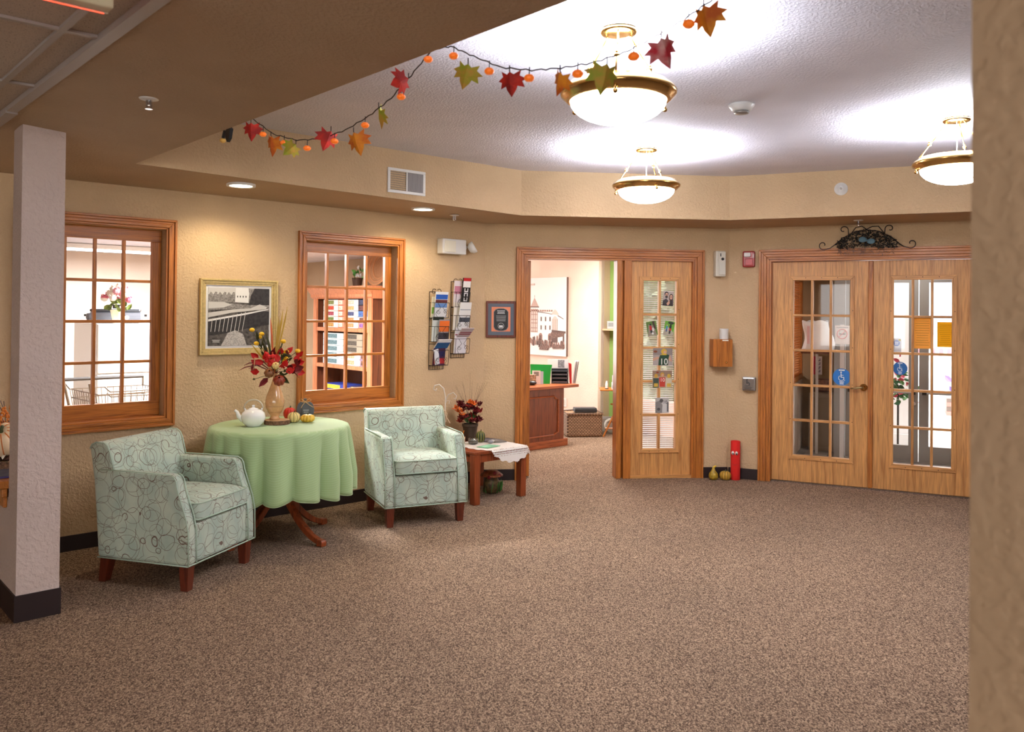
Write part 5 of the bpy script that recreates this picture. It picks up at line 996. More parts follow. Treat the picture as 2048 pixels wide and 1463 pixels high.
# folding tray table and its things
t = thing('folding_tray_table', 'wooden folding tray table with crossed legs in the office', 'tray table', (1.42, 10.78, 0), RAD(-4))
G().box(-.27, .27, -.18, .18, .60, .618).ob('tray_top', 'oak_x', t, bev=.004); G().box(-.06, .12, -.17, -.15, .565, .60).ob('clip', 'oak_x', t)
for y, sg in ((-.15, 1), (.13, -1)):
    for yy in (y,): G().tube([(-sg*.22, yy, .012), (sg*.04, yy, .58)], .012, 6).ob('leg', 'oak_z', t)
G().tube([(-.20, -.15, .12), (.24, -.15, .12)], .010, 6).ob('cross_bar', 'oak_x', t); G().tube([(-.12, .13, .40), (.26, .13, .40)], .010, 6).ob('cross_bar', 'oak_x', t); G().tube([(.22, -.15, .012), (.22, -.15, .58)], .012, 6).ob('leg', 'oak_z', t)
for dx, dy, w, h, c, lb, nm in [(-.07, -.08, .055, .09, (226, 228, 234), 'white card with blue pictures on the folding tray table', 'greeting_card'), (-.045, .06, .055, .17, (206, 206, 214), 'upright photo card of mountains on the folding tray table', 'photo_card'), (.075, -.06, .03, .11, (214, 196, 170), 'narrow tan card at the tray table end', 'narrow_card')]:
    t = thing(nm, lb, 'card', (1.42+dx, 10.78+dy, .6185)); G().box(-w, w, 0, .004, 0, h).ob('sheet', rgbm(*c), t); G().box(-w*.8, w*.8, -.001, 0, h*.1, h*.55).ob('print', rgbm(*((96, 92, 104) if 'mount' in lb else (150, 170, 206))), t); G().box(-w*.5, w*.5, .004, .03, 0, .003).ob('foot', rgbm(*c), t)
t = thing('small_bottle', 'small white bottle standing on the folding tray table', 'bottle', (1.235, 10.72, .6185)); G().lathe([(0, 0), (.016, 0), (.018, .01), (.016, .07), (.010, .085), (.010, .1), (0, .1)], 16).ob('bottle_body', 'white_plastic', t, smooth=True); G().lathe([(0, 0), (.024, 0), (.024, .008), (0, .008)], 16).ob('dark_base', 'black', t)
t = thing('storage_bin', 'clear bin of white rolls below the folding tray table', 'bin', (1.45, 10.98, 0), 0); G().box(-.24, .24, -.02, .25, 0, .008).ob('bottom', 'jar_glass', t); G().box(-.24, .24, -.022, -.018, 0, .20).ob('front', 'jar_glass', t); G().box(-.24, .24, .23, .25, 0, .20).ob('back', 'grey_metal', t)
for x, lb in ((-.11, 'white round roll with a pink label inside the clear bin'), (.07, 'plain white roll inside the clear bin')):
    r_ = thing('paper_roll', lb, 'roll', (1.45+x, 10.98, .098)); G().lathe([(0, 0), (.085, 0), (.085, .15), (0, .15)], 28, m=TR(0, .18, 0, RAD(90))).ob('roll_body', 'white_plastic', r_); G().lathe([(0, 0), (.06, 0), (.06, .002), (0, .002)], 24, m=TR(0, .029, 0, RAD(90))).ob('label_disc', rgbm(226, 206, 204) if x < 0 else rgbm(226, 228, 230), r_)
t = thing('alcove_shelf', 'thin wooden shelf fixed in the office alcove', 'shelf', LG(8.62, 7.565, 1.36), ang('L')); G().box(.0, .155, -.48, 0, 0, .022).ob('board', rgbm(206, 176, 140), t)
def onsh(x, y): a = ang('L'); b = LG(8.62, 7.565); return Vector((b.x+math.cos(a)*x-math.sin(a)*y, b.y+math.sin(a)*x+math.cos(a)*y, 1.383))
for x, y, w, h, c, lb, nm in [(.06, -.10, .05, .105, (176, 178, 176), 'grey mug like ornament at the shelf end', 'ornament'), (.12, -.19, .035, .11, (216, 206, 170), 'cream card standing on the alcove shelf', 'shelf_card'), (.09, -.40, .05, .10, (190, 204, 220), 'pale blue card box on the alcove shelf', 'card_box'), (.03, -.445, .025, .09, (214, 214, 206), 'white card box at the far shelf end', 'card_box')]:
    t = thing(nm, lb, 'ornament', onsh(x, y)); G().box(-w, w, -.02, .02, 0, h).ob('body', rgbm(*c), t, bev=.004); G().box(-w*.7, w*.7, -.0212, -.02, h*.3, h*.8).ob('print', rgbm(*[int(v*.8) for v in c]), t)
t = thing('award_dome', 'clear domed award on a blue base on the alcove shelf', 'award', onsh(.08, -.285)); G().box(-.07, .07, -.05, .05, 0, .03).ob('blue_base', rgbm(28, 40, 150), t); G().lathe([(.06, .03), (.06, .18), (.05, .215), (.028, .24), (0, .248)], 24).ob('dome', 'jar_glass', t, smooth=True); G().box(-.04, .04, -.004, .004, .03, .15).ob('plaque', rgbm(226, 226, 226), t)
t = thing('ceiling_light', 'bright square office ceiling light panel', 'ceiling light', LG(7.4, 6.9, 2.495), ang('L')); G().box(-.6, .6, -.3, .3, -.02, .0).ob('frame', 'white_plastic', t); G().box(-.57, .57, -.27, .27, -.024, -.02).ob('diffuser', 'panel_glow', t)
l_ = light('tube_light', 'AREA', (0, 0, -.03), OFFICE_W, (1, .97, .93), t, shape='RECTANGLE', size=1.1, size_y=.5)
# ---------------------------------------------------------------- the pantry behind the long wall
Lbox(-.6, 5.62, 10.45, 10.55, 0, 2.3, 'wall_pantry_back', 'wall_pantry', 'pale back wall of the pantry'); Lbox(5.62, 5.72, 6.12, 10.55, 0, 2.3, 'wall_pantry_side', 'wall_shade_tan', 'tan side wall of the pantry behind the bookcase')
Lbox(-.7, -.6, 6.12, 10.55, 0, 2.3, 'wall_pantry_far', 'wall_pantry', 'far side wall of the pantry'); Lbox(-.7, 5.72, 6.12, 10.55, 2.25, 2.32, 'ceiling_pantry', 'ceiling_white', 'white pantry ceiling', 'ceiling')
for c, n, lb in ((2.9, 9.2, 'long fluorescent ceiling light seen through the pantry window top'), (3.6, 7.3, 'fluorescent ceiling light between the pantry bookcase and refrigerator')):
    t = thing('ceiling_light', lb, 'ceiling light', LG(c, n, 2.248), ang('L')); G().box(-.65, .65, -.17, .17, -.05, 0).ob('housing', 'white_plastic', t, bev=.01); G().box(-.62, .62, -.14, .14, -.058, -.05).ob('diffuser', 'panel_glow', t)
    light('tube_light', 'AREA', (0, 0, -.07), PANTRY_W*(.2 if n > 8 else .8), (1, .98, .96), t, shape='RECTANGLE', size=1.2, size_y=.28)
FY = D0+2.0
t = thing('refrigerator', 'plain white refrigerator in the pantry', 'refrigerator', LG(2.28, FY), ang('L'))
G().box(0, .72, .03, .75, .02, 1.46).ob('cabinet', 'white_enamel', t, bev=.008); G().box(.0, .72, 0, .028, .03, 1.0).ob('lower_door', 'white_enamel', t, bev=.01); G().box(.0, .72, 0, .028, 1.01, 1.455).ob('freezer_door', 'white_enamel', t, bev=.01)
for z0, z1 in ((.6, .95), (1.05, 1.3)): G().tube([(.66, -.0, z0), (.66, -.035, z0+.03), (.66, -.035, z1-.03), (.66, 0, z1)], .010, 8).ob('handle', 'white_plastic', t)
for x in (.05, .67): G().box(x-.02, x+.02, .05, .09, 0, .02).box(x-.02, x+.02, .66, .70, 0, .02).ob('foot', 'black', t)
def onfr(x, y, z=1.4615): a = ang('L'); b = LG(2.28, FY); return Vector((b.x+math.cos(a)*x-math.sin(a)*y, b.y+math.sin(a)*x+math.cos(a)*y, z))
t = thing('electric_roaster', 'grey electric roaster with a lid on top of the refrigerator', 'roaster', onfr(.28, .42), ang('L')-RAD(20))
G().box(-.25, .25, -.14, .14, .015, .10).ob('body', rgbm(110, 114, 124, .3), t, bev=.03); G().box(-.22, .22, -.12, .12, .10, .135).ob('lid', rgbm(70, 74, 82, .3), t, bev=.025); G().box(-.03, .03, -.01, .01, .135, .16).box(-.045, .045, -.012, .012, .16, .172).ob('lid_handle', 'black', t)
for x in (-.27, .25): G().box(x, x+.02, -.06, .06, .06, .08).ob('side_handle', 'black', t)
G().lathe([(0, 0), (.02, 0), (.02, .012), (0, .012)], 14, m=TR(.1, -.14, .05, RAD(90))).ob('dial', 'white_plastic', t); G().box(-.2, .2, -.1, .1, 0, .016).ob('feet', 'black', t)
t = thing('flower_pot', 'cream pot of pink and white roses on the refrigerator', 'flower pot', onfr(.20, .12))
G().lathe([(0, 0), (.038, 0), (.062, .12), (.066, .122), (.062, .124), (.055, .11), (0, .10)], 24).ob('pot', rgbm(240, 232, 200), t, smooth=True); rr = random.Random(9)
for k in range(20):
    a = rr.uniform(0, 6.28); r = .15*math.sqrt(rr.random()); z = .20+.12*(1-(r/.16)**2)+rr.uniform(-.03, .03); p = Vector((r*math.cos(a), r*math.sin(a)*.6, z)); g = G().ell(p, .034, .034, .03, 9, 6); [g.leaf(TR(*p) @ Euler((.9, 0, j*1.05)).to_matrix().to_4x4(), .045, .04, -.2) for j in range(6)]; g.ob('rose', rgbm(*rr.choice([(236, 170, 186), (246, 236, 226), (226, 120, 150), (246, 240, 234)])), t)
for k in range(16): m = TR(rr.uniform(-.10, .10), rr.uniform(-.07, .05), rr.uniform(.11, .19), rr.uniform(-1.2, 1.2), rr.uniform(-1.4, 1.4), 0); G().leaf(m, .07, .04, .2).ob('leaf', rgbm(110, 130, 60), t)
# shopping cart
t = thing('shopping_cart', 'chrome wire shopping cart below the pantry window', 'shopping cart', LG(2.12, D0+1.25), ang('L')+RAD(3)); wr = M('cart_wire', S(150, 146, 142), .3, .8)
x0, x1, y0, y1, zb_, zt_ = -.14, .46, -.28, .38, .56, .92
g = G()
for z, e in ((zt_, 0), (zt_-.07, .01), (zb_+.1, .04), (zb_, .05)): g.tube([(x0+e, y0+e, z), (x1-e, y0+e, z), (x1-e, y1-e, z), (x0+e, y1-e, z)], .005, 6, True)
for k in range(13):
    x = x0+(x1-x0)*k/12; xe = x0+.05+(x1-x0-.1)*k/12; g.tube([(x, y0, zt_), (xe, y0+.05, zb_), (xe, y1-.05, zb_), (x, y1, zt_)], .0032, 5)
for k in range(1, 12):
    y = y0+(y1-y0)*k/12; ye = y0+.05+(y1-y0-.1)*k/12; g.tube([(x0, y, zt_), (x0+.05, ye, zb_), (x1-.05, ye, zb_), (x1, y, zt_)], .0032, 5)
q_ = g.ob('wire_basket', wr, t)
g = G()
for y in (y0+.02, y1-.02): g.tube([(x0-.06, y, 1.01), (x0+.04, y, .55), (x0+.06, y, .14), (x1, y, .12)], .011, 8)
g.ob('frame', wr, t)
G().tube([(x0-.06, y1+.0, 1.0), (x1+.0, y1+.0, 1.0)], .015, 8).ob('handle_bar', rgbm(90, 90, 92), t); G().tube([(x0-.06, y1, 1.0), (x0, y1, zt_)], .008, 6).tube([(x1, y1, 1.0), (x1, y1, zt_)], .008, 6).ob('handle_post', wr, t)
G().tube([(x0+.1, y0+.1, zt_+.0), (x0+.13, y0+.1, zt_-.03), (x1-.1, y0+.1, zt_-.03)], .007, 6).tube([(x0+.12, y0+.2, zt_+.04), (x0+.16, y0+.2, zt_), (x1-.05, y0+.2, zt_)], .007, 6).ob('child_seat_bar', wr, t)
for x in (x0+.08, x1-.04):
    for y in (y0+.02, y1-.02): G().lathe([(0, 0), (.055, 0), (.055, .025), (0, .025)], 16, m=TR(x, y+.0125, .056, RAD(90))).ob('wheel', 'black', t); G().tube([(x, y, .06), (x, y, .13)], .008, 6).ob('caster', wr, t)
t = thing('wooden_chair', 'light wooden chair back beside the pantry cart', 'chair', LG(1.55, D0+1.7), ang('L')+RAD(20))
for x in (-.19, .19): G().box(x-.018, x+.018, .16, .20, 0, .92).ob('back_post', 'pink_oak', t); G().box(x-.018, x+.018, -.2, -.16, 0, .44).ob('leg', 'pink_oak', t)
G().box(-.21, .21, -.21, .21, .44, .47).ob('seat', 'pink_oak', t); [G().box(-.172, .172, .17, .19, z, z+.06).ob('back_slat', 'pink_oak', t) for z in (.6, .72, .85)]
t = thing('white_table', 'round white table top behind the pantry cart', 'table', LG(1.95, D0+1.93)); G().lathe([(0, .70), (.24, .70), (.245, .71), (.24, .725), (0, .725)], 36).ob('tabletop', 'white_enamel', t); G().lathe([(0, 0), (.16, 0), (.16, .02), (.03, .04), (.03, .70), (0, .70)], 20).ob('pedestal', 'grey_metal', t)
# bookcase
BC = thing('bookcase', 'tall pinkish oak bookcase full of boxes seen through the pantry window', 'bookcase', LG(5.2, 9.35), ang('L')-RAD(90)); w_ = 1.30
for x in (0, w_-.03): G().box(x, x+.03, .012, .38, 0, 1.80).ob('side_panel', 'brown_board', BC)
G().box(-.01, .065, -.01, .012, 0, 1.78).ob('face_stile', 'pink_oak', BC); G().box(w_-.065, w_+.01, -.01, .012, 0, 1.78).ob('face_stile', 'pink_oak', BC); G().box(.03, w_-.03, .36, .38, 0, 1.8).ob('back_panel', 'brown_board', BC)
for z in (.06, .50, .90, 1.345): G().box(.03, w_-.03, -.005, .36, z, z+.045).ob('shelf', 'pink_oak', BC, bev=.003)
G().prism([(-.005, 1.74), (-.03, 1.76), (-.03, 1.79), (-.085, 1.86), (-.085, 1.885), (.38, 1.885), (.38, 1.74)], -.05, w_+.05, 'yz').ob('cornice', 'pink_oak', BC)
bcA = ang('L')-RAD(90); bcO = LG(5.2, 9.35)
def onbc(x, y, z): return Vector((bcO.x+math.cos(bcA)*x-math.sin(bcA)*y, bcO.y+math.sin(bcA)*x+math.cos(bcA)*y, z))
rr = random.Random(13)
def gbox(x, z, w, h, c, pc, label, d=.25, cat='box'):
    t = thing('game_box', label, cat, onbc(x, .03, z), bcA, 'boxes on the pantry bookcase'); G().box(0, w, 0, d, 0, h-.002).ob('carton', rgbm(*c), t, bev=.002)
    if pc: G().box(w*.12, w*.72, -.001, 0, h*.15, h*.85).ob('print', M('print_%d_%d_%d' % pc, S(*pc), .5, var=.7, vs=50), t)
lv = ['lowest', 'second', 'third', 'fourth', 'topmost']
cols = [[(226, 222, 214)]*5, [(232, 128, 104), (236, 140, 116), (228, 120, 98), (232, 128, 104), (236, 132, 110)], [(232, 230, 228), (206, 208, 214), (232, 230, 228), (226, 226, 230), (236, 234, 230)], [(206, 132, 116), (196, 180, 190), (70, 110, 160), (60, 40, 50), (44, 46, 66)]]
prs = [[(170, 130, 70), (90, 110, 50), (150, 60, 80), (180, 60, 40), (110, 120, 70)], [(246, 200, 180)]*5, [(200, 130, 90), (206, 120, 80), (60, 70, 110), (210, 150, 100), (200, 180, 160)], [(120, 80, 140), (90, 60, 50), (60, 90, 150), (90, 50, 50), (50, 60, 90)]]
nmc = ['white picture box', 'salmon red box', 'white patterned box', 'dark picture box']
for ci, (x, w) in enumerate([(.17, .34), (.52, .13), (.66, .30), (.97, .24)]):
    for k in range(5): gbox(x, 1.392+k*.068, w, .066, cols[ci][k], prs[ci][k], '%s of the %s stack on the upper bookcase shelf' % (lv[k], nmc[ci]))
for k in range(5): gbox(.17, .947+k*.076, .46, .074, (206, 222, 226), (90, 120, 130), '%s of the pale blue box stack on the middle bookcase shelf' % lv[k])
for k in range(2): gbox(.64, .947+k*.076, .36, .074, (226, 228, 236), (206, 150, 120), '%s of the two white boxes beside the pale blue stack' % ('lower', 'upper')[k])
for k in range(3): gbox(.64, 1.10+k*.076, .42, .074, (150, 140, 124), (70, 66, 60), '%s of the three grey brown boxes above the white boxes' % ('lowest', 'middle', 'topmost')[k])
for k in range(2): gbox(1.02, .947+k*.078, .17, .076, (150, 130, 150), (100, 70, 60), '%s mauve box at the end of the middle shelf' % ('lower', 'upper')[k])
for x, z, w, h, c, pc, lb in [(.18, .547, .62, .05, (226, 190, 160), (240, 200, 120), 'flat orange and white box at the bottom of the low shelf pile'), (.82, .547, .36, .05, (196, 196, 206), (150, 150, 170), 'flat grey box on the low bookcase shelf'), (.20, .599, .55, .035, (206, 24, 90), None, 'flat magenta box on the low shelf pile'), (.78, .599, .36, .035, (150, 24, 50), None, 'flat crimson box on the low shelf'), (.22, .636, .50, .07, (40, 60, 150), (226, 190, 60), 'deep blue box on top of the low shelf pile'), (.80, .636, .34, .07, (50, 50, 90), (206, 150, 60), 'navy box on top of the crimson box')]: gbox(x, z, w, h, c, pc, lb)
t = thing('wicker_tray', 'round woven tray standing on top of the bookcase', 'tray', onbc(1.13, .22, 1.888), bcA); mm = TR(0, .02, .235, RAD(80))
G().lathe([(0, 0), (.13, 0), (.15, .01)], 40, m=mm).ob('woven_centre', 'wicker_tan', t); G().lathe([(.15, .006), (.20, .03), (.235, .045), (.235, .052), (.20, .04), (.15, .016)], 40, m=mm).ob('fan_border', 'wicker_tan', t)
for r, z in ((.152, .012), (.236, .05), (.195, .036)): G().tube([mm @ Vector((r*math.cos(i/36*6.283), r*math.sin(i/36*6.283), z)) for i in range(36)], .008, 6, True).ob('rim', rgbm(196, 136, 92), t)
t = thing('ivy_pot', 'small leafy plant in a woven pot on the bookcase', 'plant', onbc(.83, .10, 1.888), bcA); G().lathe([(0, 0), (.05, 0), (.065, .10), (.06, .10), (0, .09)], 20).ob('pot', 'wicker_dark', t)
for k in range(18): m = TR(rr.uniform(-.06, .06), rr.uniform(-.05, .05), rr.uniform(.08, .2), rr.uniform(-1.3, 1.3), rr.uniform(-1.3, 1.3), 0); G().leaf(m, .06, .045, .2).ob('leaf', rgbm(*rr.choice([(60, 130, 50), (90, 150, 70), (206, 206, 206)])), t)
t = thing('pantry_poster', 'grey landscape poster on the pantry wall beside the bookcase', 'poster', LG(5.615, 9.85, 1.40), ang('L')-RAD(90)); G().box(-.26, .26, -.004, 0, -.30, .30).ob('sheet', M('poster_grey', S(150, 148, 146), .5, var=.7, vs=12), t); G().box(-.26, .26, -.006, -.004, .22, .30).ob('print_sky', rgbm(196, 198, 204), t); G().box(-.2, -.06, -.006, -.004, -.24, -.2).ob('caption', rgbm(60, 60, 62), t)
t = thing('black_crate', 'black slatted crate on a stand beside the bookcase', 'crate', LG(4.75, 9.75, 0), ang('L')-RAD(90)); G().box(-.22, .22, -.12, .12, .56, .80).ob('crate_box', 'black', t); G().tube([(-.1, -.12, .80), (-.05, -.12, .9), (.05, -.12, .9), (.1, -.12, .80)], .012, 6).ob('handle', 'black', t); [G().box(x, x+.03, -.1, -.07, 0, .56).box(x, x+.03, .07, .1, 0, .56).ob('stand_leg', 'grey_metal', t) for x in (-.2, .17)]; G().box(-.22, .22, -.124, -.12, .62, .66).ob('band', rgbm(90, 90, 92), t)

# ---------------------------------------------------------------- the vestibule and outside
def Rbox(s0, s1, y0, y1, z0, z1, name, mat, label, cat='wall'): return tag(G().box(s0, s1, y0, y1, z0, z1).ob(name, mat, loc=WP('R', 0, 0), rz=ang('R')), label, cat, kind='structure')
Rbox(-1.25, 2.6, .15, 2.5, -.1, .0, 'floor_vestibule', M('vestibule_tile', S(150, 146, 142), .6, var=.15, vs=8), 'grey vestibule floor', 'floor')
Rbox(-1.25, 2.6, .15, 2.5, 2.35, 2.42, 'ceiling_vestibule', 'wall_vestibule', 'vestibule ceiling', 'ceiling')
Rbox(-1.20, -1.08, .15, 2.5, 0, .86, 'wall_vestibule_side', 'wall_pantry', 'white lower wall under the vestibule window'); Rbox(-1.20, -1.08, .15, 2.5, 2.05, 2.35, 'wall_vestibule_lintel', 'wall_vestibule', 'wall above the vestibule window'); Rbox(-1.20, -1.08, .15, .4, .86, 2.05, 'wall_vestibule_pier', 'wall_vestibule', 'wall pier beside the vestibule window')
Rbox(-1.20, -.45, 2.40, 2.5, 0, 2.35, 'wall_vestibule_back', 'wall_vestibule', 'tan wall behind the white reflection shape'); Rbox(2.5, 2.6, .15, 2.4, 0, 2.35, 'wall_vestibule_end', 'wall_vestibule', 'far vestibule wall')
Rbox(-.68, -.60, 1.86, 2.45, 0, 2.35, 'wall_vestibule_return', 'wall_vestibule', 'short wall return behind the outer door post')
t = wthing('window_4', 'orange wood vestibule window with slatted blinds', 'window', 'R', -1.08, 0, 0, kind='structure')
for y in (.40, 2.20): G().box(-.10, .015, y, y+.07, .86, 2.05).ob('jamb', 'oak_z', t)
G().box(-.10, .02, .4, 2.27, .84, .90).ob('sill', 'oak_y', t); G().box(-.10, .015, .4, 2.27, 1.99, 2.06).ob('head', 'oak_y', t); G().box(-.06, -.055, .47, 2.2, .9, 1.99).ob('pane', 'pane_glass', t)
g = G(); [g.box(-.045, .0, .48, 2.19, .92+k*.028, .924+k*.028) for k in range(38)]; q_ = g.ob('blind_slats', M('wood_slats', S(216, 150, 92), .5), t); q_['kind'] = 'stuff'
for y in (.9, 1.5, 2.0): G().box(-.001, .002, y, y+.015, .9, 1.99).ob('blind_tape', rgbm(206, 140, 84), t)
t = wthing('ceiling_light', 'small round ceiling light added to brighten the vestibule', 'ceiling light', 'R', .1, .9, 2.348); G().lathe([(0, 0), (.14, 0), (.14, -.02), (0, -.02)], 24).ob('base_plate', 'white_plastic', t); G().lathe([(.13, -.02), (.11, -.06), (.05, -.085), (0, -.09)], 24).ob('diffuser', 'panel_glow', t, smooth=True)  # unseen lamp added to lift the light on the outer door stiles
light('bulb', 'POINT', (0, 0, -.13), 13, (1, .95, .88), t, shadow_soft_size=.09)
# outer aluminium doors
al = M('aluminium', S(150, 148, 146), .5, .3)
def outer(name, s0, s1, hinge_l, label):
    t = wthing(name, label, 'door', 'R', 0, 1.81, 0, kind='structure'); st = .095
    for a, b in ((s0, s0+st), (s1-st, s1)): G().box(a, b, 0, .045, .01, 2.09).ob('stile', al, t)
    G().box(s0+st, s1-st, 0, .045, .01, .18).ob('bottom_rail', al, t); G().box(s0+st, s1-st, 0, .045, 1.965, 2.09).ob('top_rail', al, t); G().box(s0+st, s1-st, .018, .024, .18, 1.965).ob('pane', 'pane_glass', t)
    b_ = G().tube([(s0+.05, -.06, .765), (s1-.05, -.06, .765)], .013, 8).ob('push_bar', 'grey_metal', t)
    for x in (s0+.05, s1-.05): G().box(x-.022, x+.022, -.075, 0, .745, .785).ob('bar_end', 'black', b_)
    x = s1-.05 if hinge_l else s0+.05
    if hinge_l: G().lathe([(0, 0), (.022, 0), (.022, .01), (0, .01)], 18, m=TR(x+.005, 0, .64, RAD(90))).ob('lock', 'chrome', t)
outer('door_4', -.56, .180, True, 'grey aluminium outer door with the lock cylinder'); outer('door_5', .188, 1.06, False, 'grey aluminium outer door leading to the bright street')
Rbox(-.68, -.565, 1.79, 1.90, 0, 2.35, 'trim_3', al, 'grey aluminium post of the outer doors', 'frame'); Rbox(1.065, 1.16, 1.79, 1.90, 0, 2.35, 'trim_4', al, 'grey aluminium end post of the outer doors', 'frame'); Rbox(-.68, 1.16, 1.79, 1.90, 2.095, 2.35, 'trim_5', al, 'grey aluminium head over the outer doors', 'frame'); Rbox(-.56, 1.06, 1.78, 1.95, 0, .012, 'trim_6', al, 'metal threshold of the outer doors', 'threshold')
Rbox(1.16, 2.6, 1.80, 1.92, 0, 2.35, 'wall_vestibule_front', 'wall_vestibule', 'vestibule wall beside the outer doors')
t = wthing('door_plant', 'green leafy wreath plant hanging by the outer door', 'plant', 'R', -.02, 2.25, .78); rr = random.Random(31)
for k in range(90): p = (rr.gauss(0, .09), rr.gauss(0, .06), rr.gauss(0, .11)); G().leaf(TR(*p, rr.uniform(-2, 2), rr.uniform(-2, 2), rr.uniform(-2, 2)), .08, .045, .2).ob('leaf', rgbm(*rr.choice([(60, 130, 70), (90, 150, 80), (40, 100, 60), (206, 60, 90)])), t)
G().tube([(0, 0, .0), (0, .02, -.76)], .012, 6).ob('stake', 'iron', t)
t = wthing('white_reflection', 'white reflection in the entrance glass, built as a crumpled solid behind it', 'reflection', 'R', -.855, 1.72, 1.195)  # a reflection in the door glass, modelled as a solid white form
def reflection(u, v):
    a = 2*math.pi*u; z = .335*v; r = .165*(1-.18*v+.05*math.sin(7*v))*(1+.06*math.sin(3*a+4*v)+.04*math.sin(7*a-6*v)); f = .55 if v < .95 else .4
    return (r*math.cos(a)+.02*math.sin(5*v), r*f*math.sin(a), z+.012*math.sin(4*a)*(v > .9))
G().grid(reflection, 36, 16, True).ob('paper', M('white_reflection', S(240, 242, 246), .5, bmp=.6, bs=12), t, smooth=True); G().box(-.13, .13, -.07, .07, 0, .01).ob('reflection_base', 'white_plastic', t); G().box(-.10, -.07, -.10, -.085, .08, .28).ob('print', rgbm(226, 190, 196), t)
t = wthing('reflection_stand', 'slim metal stand added to carry the white reflection shape', 'stand', 'R', -.855, 1.72, 0); G().box(-.16, .16, -.13, .13, 1.165, 1.19).ob('top_board', 'brown_board', t); G().box(-.015, .015, -.015, .015, .03, 1.165).ob('post', 'grey_metal', t); G().box(-.12, .12, -.10, .10, 0, .03).ob('base', 'grey_metal', t)  # made-up support for the solid that stands for the reflection
t = wthing('no_smoking_sign', 'white no smoking sign on a white post in the vestibule', 'sign', 'R', -.565, 1.30, 0)
G().box(-.022, .022, .002, .012, .02, 1.50).ob('post', rgbm(220, 222, 226), t); G().box(-.1, .1, -.06, .1, 0, .02).ob('base', 'white_plastic', t); G().box(-.072, .074, -.006, .0, 1.29, 1.49).ob('sheet', rgbm(232, 232, 234), t); rd = rgbm(216, 150, 156)
G().tube([(.05*math.cos(i/24*6.283), -.0075, 1.40+.05*math.sin(i/24*6.283)) for i in range(24)], .005, 5, True).tube([(-.034, -.0075, 1.366), (.034, -.0075, 1.434)], .004, 5).ob('prohibition_ring', rd, t)
G().box(-.03, .03, -.008, -.006, 1.394, 1.404).tube([(-.03, -.007, 1.41), (-.024, -.007, 1.425), (-.032, -.007, 1.44)], .002, 4).ob('cigarette', rgbm(120, 120, 124), t); G().box(-.06, .06, -.0068, -.006, 1.462, 1.474).ob('print', rgbm(180, 182, 190), t)
t = wthing('red_sign', 'narrow red and white vertical sign on the vestibule wall', 'sign', 'R', -.905, 2.395, .99); G().box(-.05, .05, -.006, 0, -.11, .11).ob('board', rgbm(226, 220, 222), t); G().box(-.05, -.012, -.0075, -.006, -.11, .11).ob('red_band', rgbm(170, 30, 50), t); g = G()
for z in (-.08, -.035, .01, .055): g.box(-.0, .008, -.0075, -.006, z, z+.03).box(.008, .03, -.0075, -.006, z, z+.007).box(.022, .03, -.0075, -.006, z, z+.03)
g.ob('dark_lettering', rgbm(60, 50, 90), t)
t = wthing('picture_box', 'small brown framed picture leaning in the vestibule', 'picture', 'R', -.84, 2.30, .68); G().box(-.09, .09, 0, .02, 0, .16).ob('frame', 'brown_board', t); G().box(-.075, .075, -.002, 0, .018, .142).ob('photo', M('brown_photo', S(160, 110, 90), .5, var=.6, vs=30), t); t2_ = wthing('low_cabinet', 'low tan cabinet carrying the framed picture', 'cabinet', 'R', -.84, 2.24, 0); G().box(-.14, .14, -.10, .12, 0, .675).ob('case', rgbm(164, 146, 124), t2_, bev=.004); G().box(-.12, .12, -.106, -.10, .05, .63).ob('front_panel', rgbm(152, 134, 112), t2_)
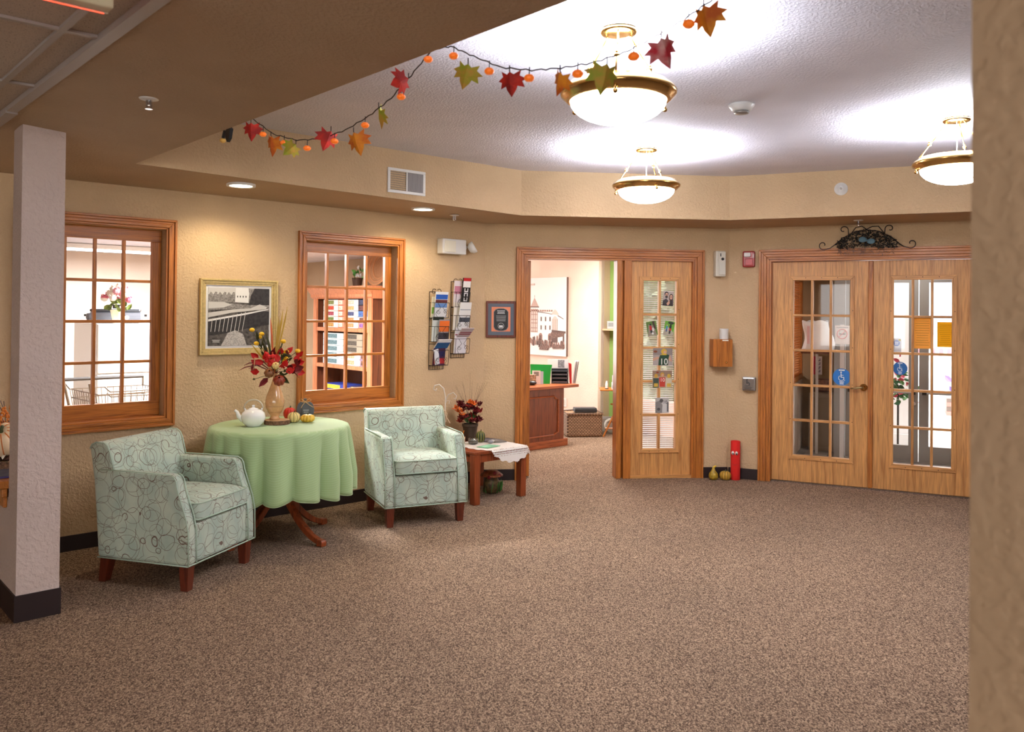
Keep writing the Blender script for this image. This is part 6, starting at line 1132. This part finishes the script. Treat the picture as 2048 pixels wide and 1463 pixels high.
# outside
tag(G().box(-8, 12, 1.95, 22, -.16, -.04).ob('ground', M('pavement', S(206, 204, 200), .9, var=.1, vs=3), loc=WP('R', 0, 0), rz=ang('R')), 'pale concrete pavement outside the doors', 'ground', kind='structure')
t = wthing('porch_column', 'thick white porch column just outside the outer doors', 'column', 'R', -.02, 3.4, -.04); G().box(-.17, .17, -.17, .17, 0, 3.2).ob('shaft', rgbm(236, 238, 242), t, bev=.01); G().box(-.22, .22, -.22, .22, 0, .16).ob('plinth', rgbm(226, 228, 232), t)
t = wthing('brick_planter', 'low pink brick planter with flowers across the pavement', 'planter', 'R', 1.6, 7.2, -.04)
for r in range(4):
    for k in range(9): G().box(-.9+k*.21+(.1 if r % 2 else 0), -.70+k*.21+(.1 if r % 2 else 0), 0, .12, r*.075, r*.075+.066).ob('brick', rgbm(*[(196, 130, 120), (206, 146, 134), (186, 120, 112)][(r+k) % 3]), t)
G().box(-.9, 1.05, .01, .6, 0, .28).ob('soil', rgbm(110, 96, 90), t)
for k in range(60): p = (rr.uniform(-.85, 1.0), rr.uniform(.05, .5), .28+rr.uniform(0, .3)); G().leaf(TR(*p, rr.uniform(-1, 1), rr.uniform(-1, 1), 0), .16, .09, .2).ob('leaf', rgbm(*rr.choice([(110, 160, 80), (140, 120, 190), (90, 140, 90), (120, 110, 200)])), t)
t = wthing('picket_fence', 'red topped white picket fence across the street', 'fence', 'R', 1.9, 11.5, -.04)
for k in range(22): p = G().box(-1.6+k*.15, -1.52+k*.15, 0, .02, 0, .95).ob('picket', rgbm(206, 206, 214), t); G().box(-1.6+k*.15, -1.52+k*.15, -.003, .023, .8, .955).ob('red_tip', rgbm(206, 120, 130), p)
for z in (.25, .7): G().box(-1.65, 1.75, .02, .05, z, z+.06).ob('rail', rgbm(206, 206, 214), t)
t = wthing('white_house', 'pale house facade beyond the street', 'house', 'R', 2.6, 15, -.04); G().box(-4, 5, 0, .3, 0, 4.2).ob('wall', rgbm(232, 234, 240), t); G().prism([(-4.3, 4.2), (5.3, 4.2), (.5, 6.4)], -.2, .4, 'xz').ob('gable', rgbm(206, 208, 216), t)
for x in (-2.2, -.2, 2.2): f_ = G().box(x, x+.9, -.04, 0, 1.2, 2.8).ob('window', rgbm(206, 210, 226), t); G().box(x+.06, x+.84, -.05, -.04, 1.26, 2.74).ob('pane', rgbm(170, 180, 206, .2), f_)
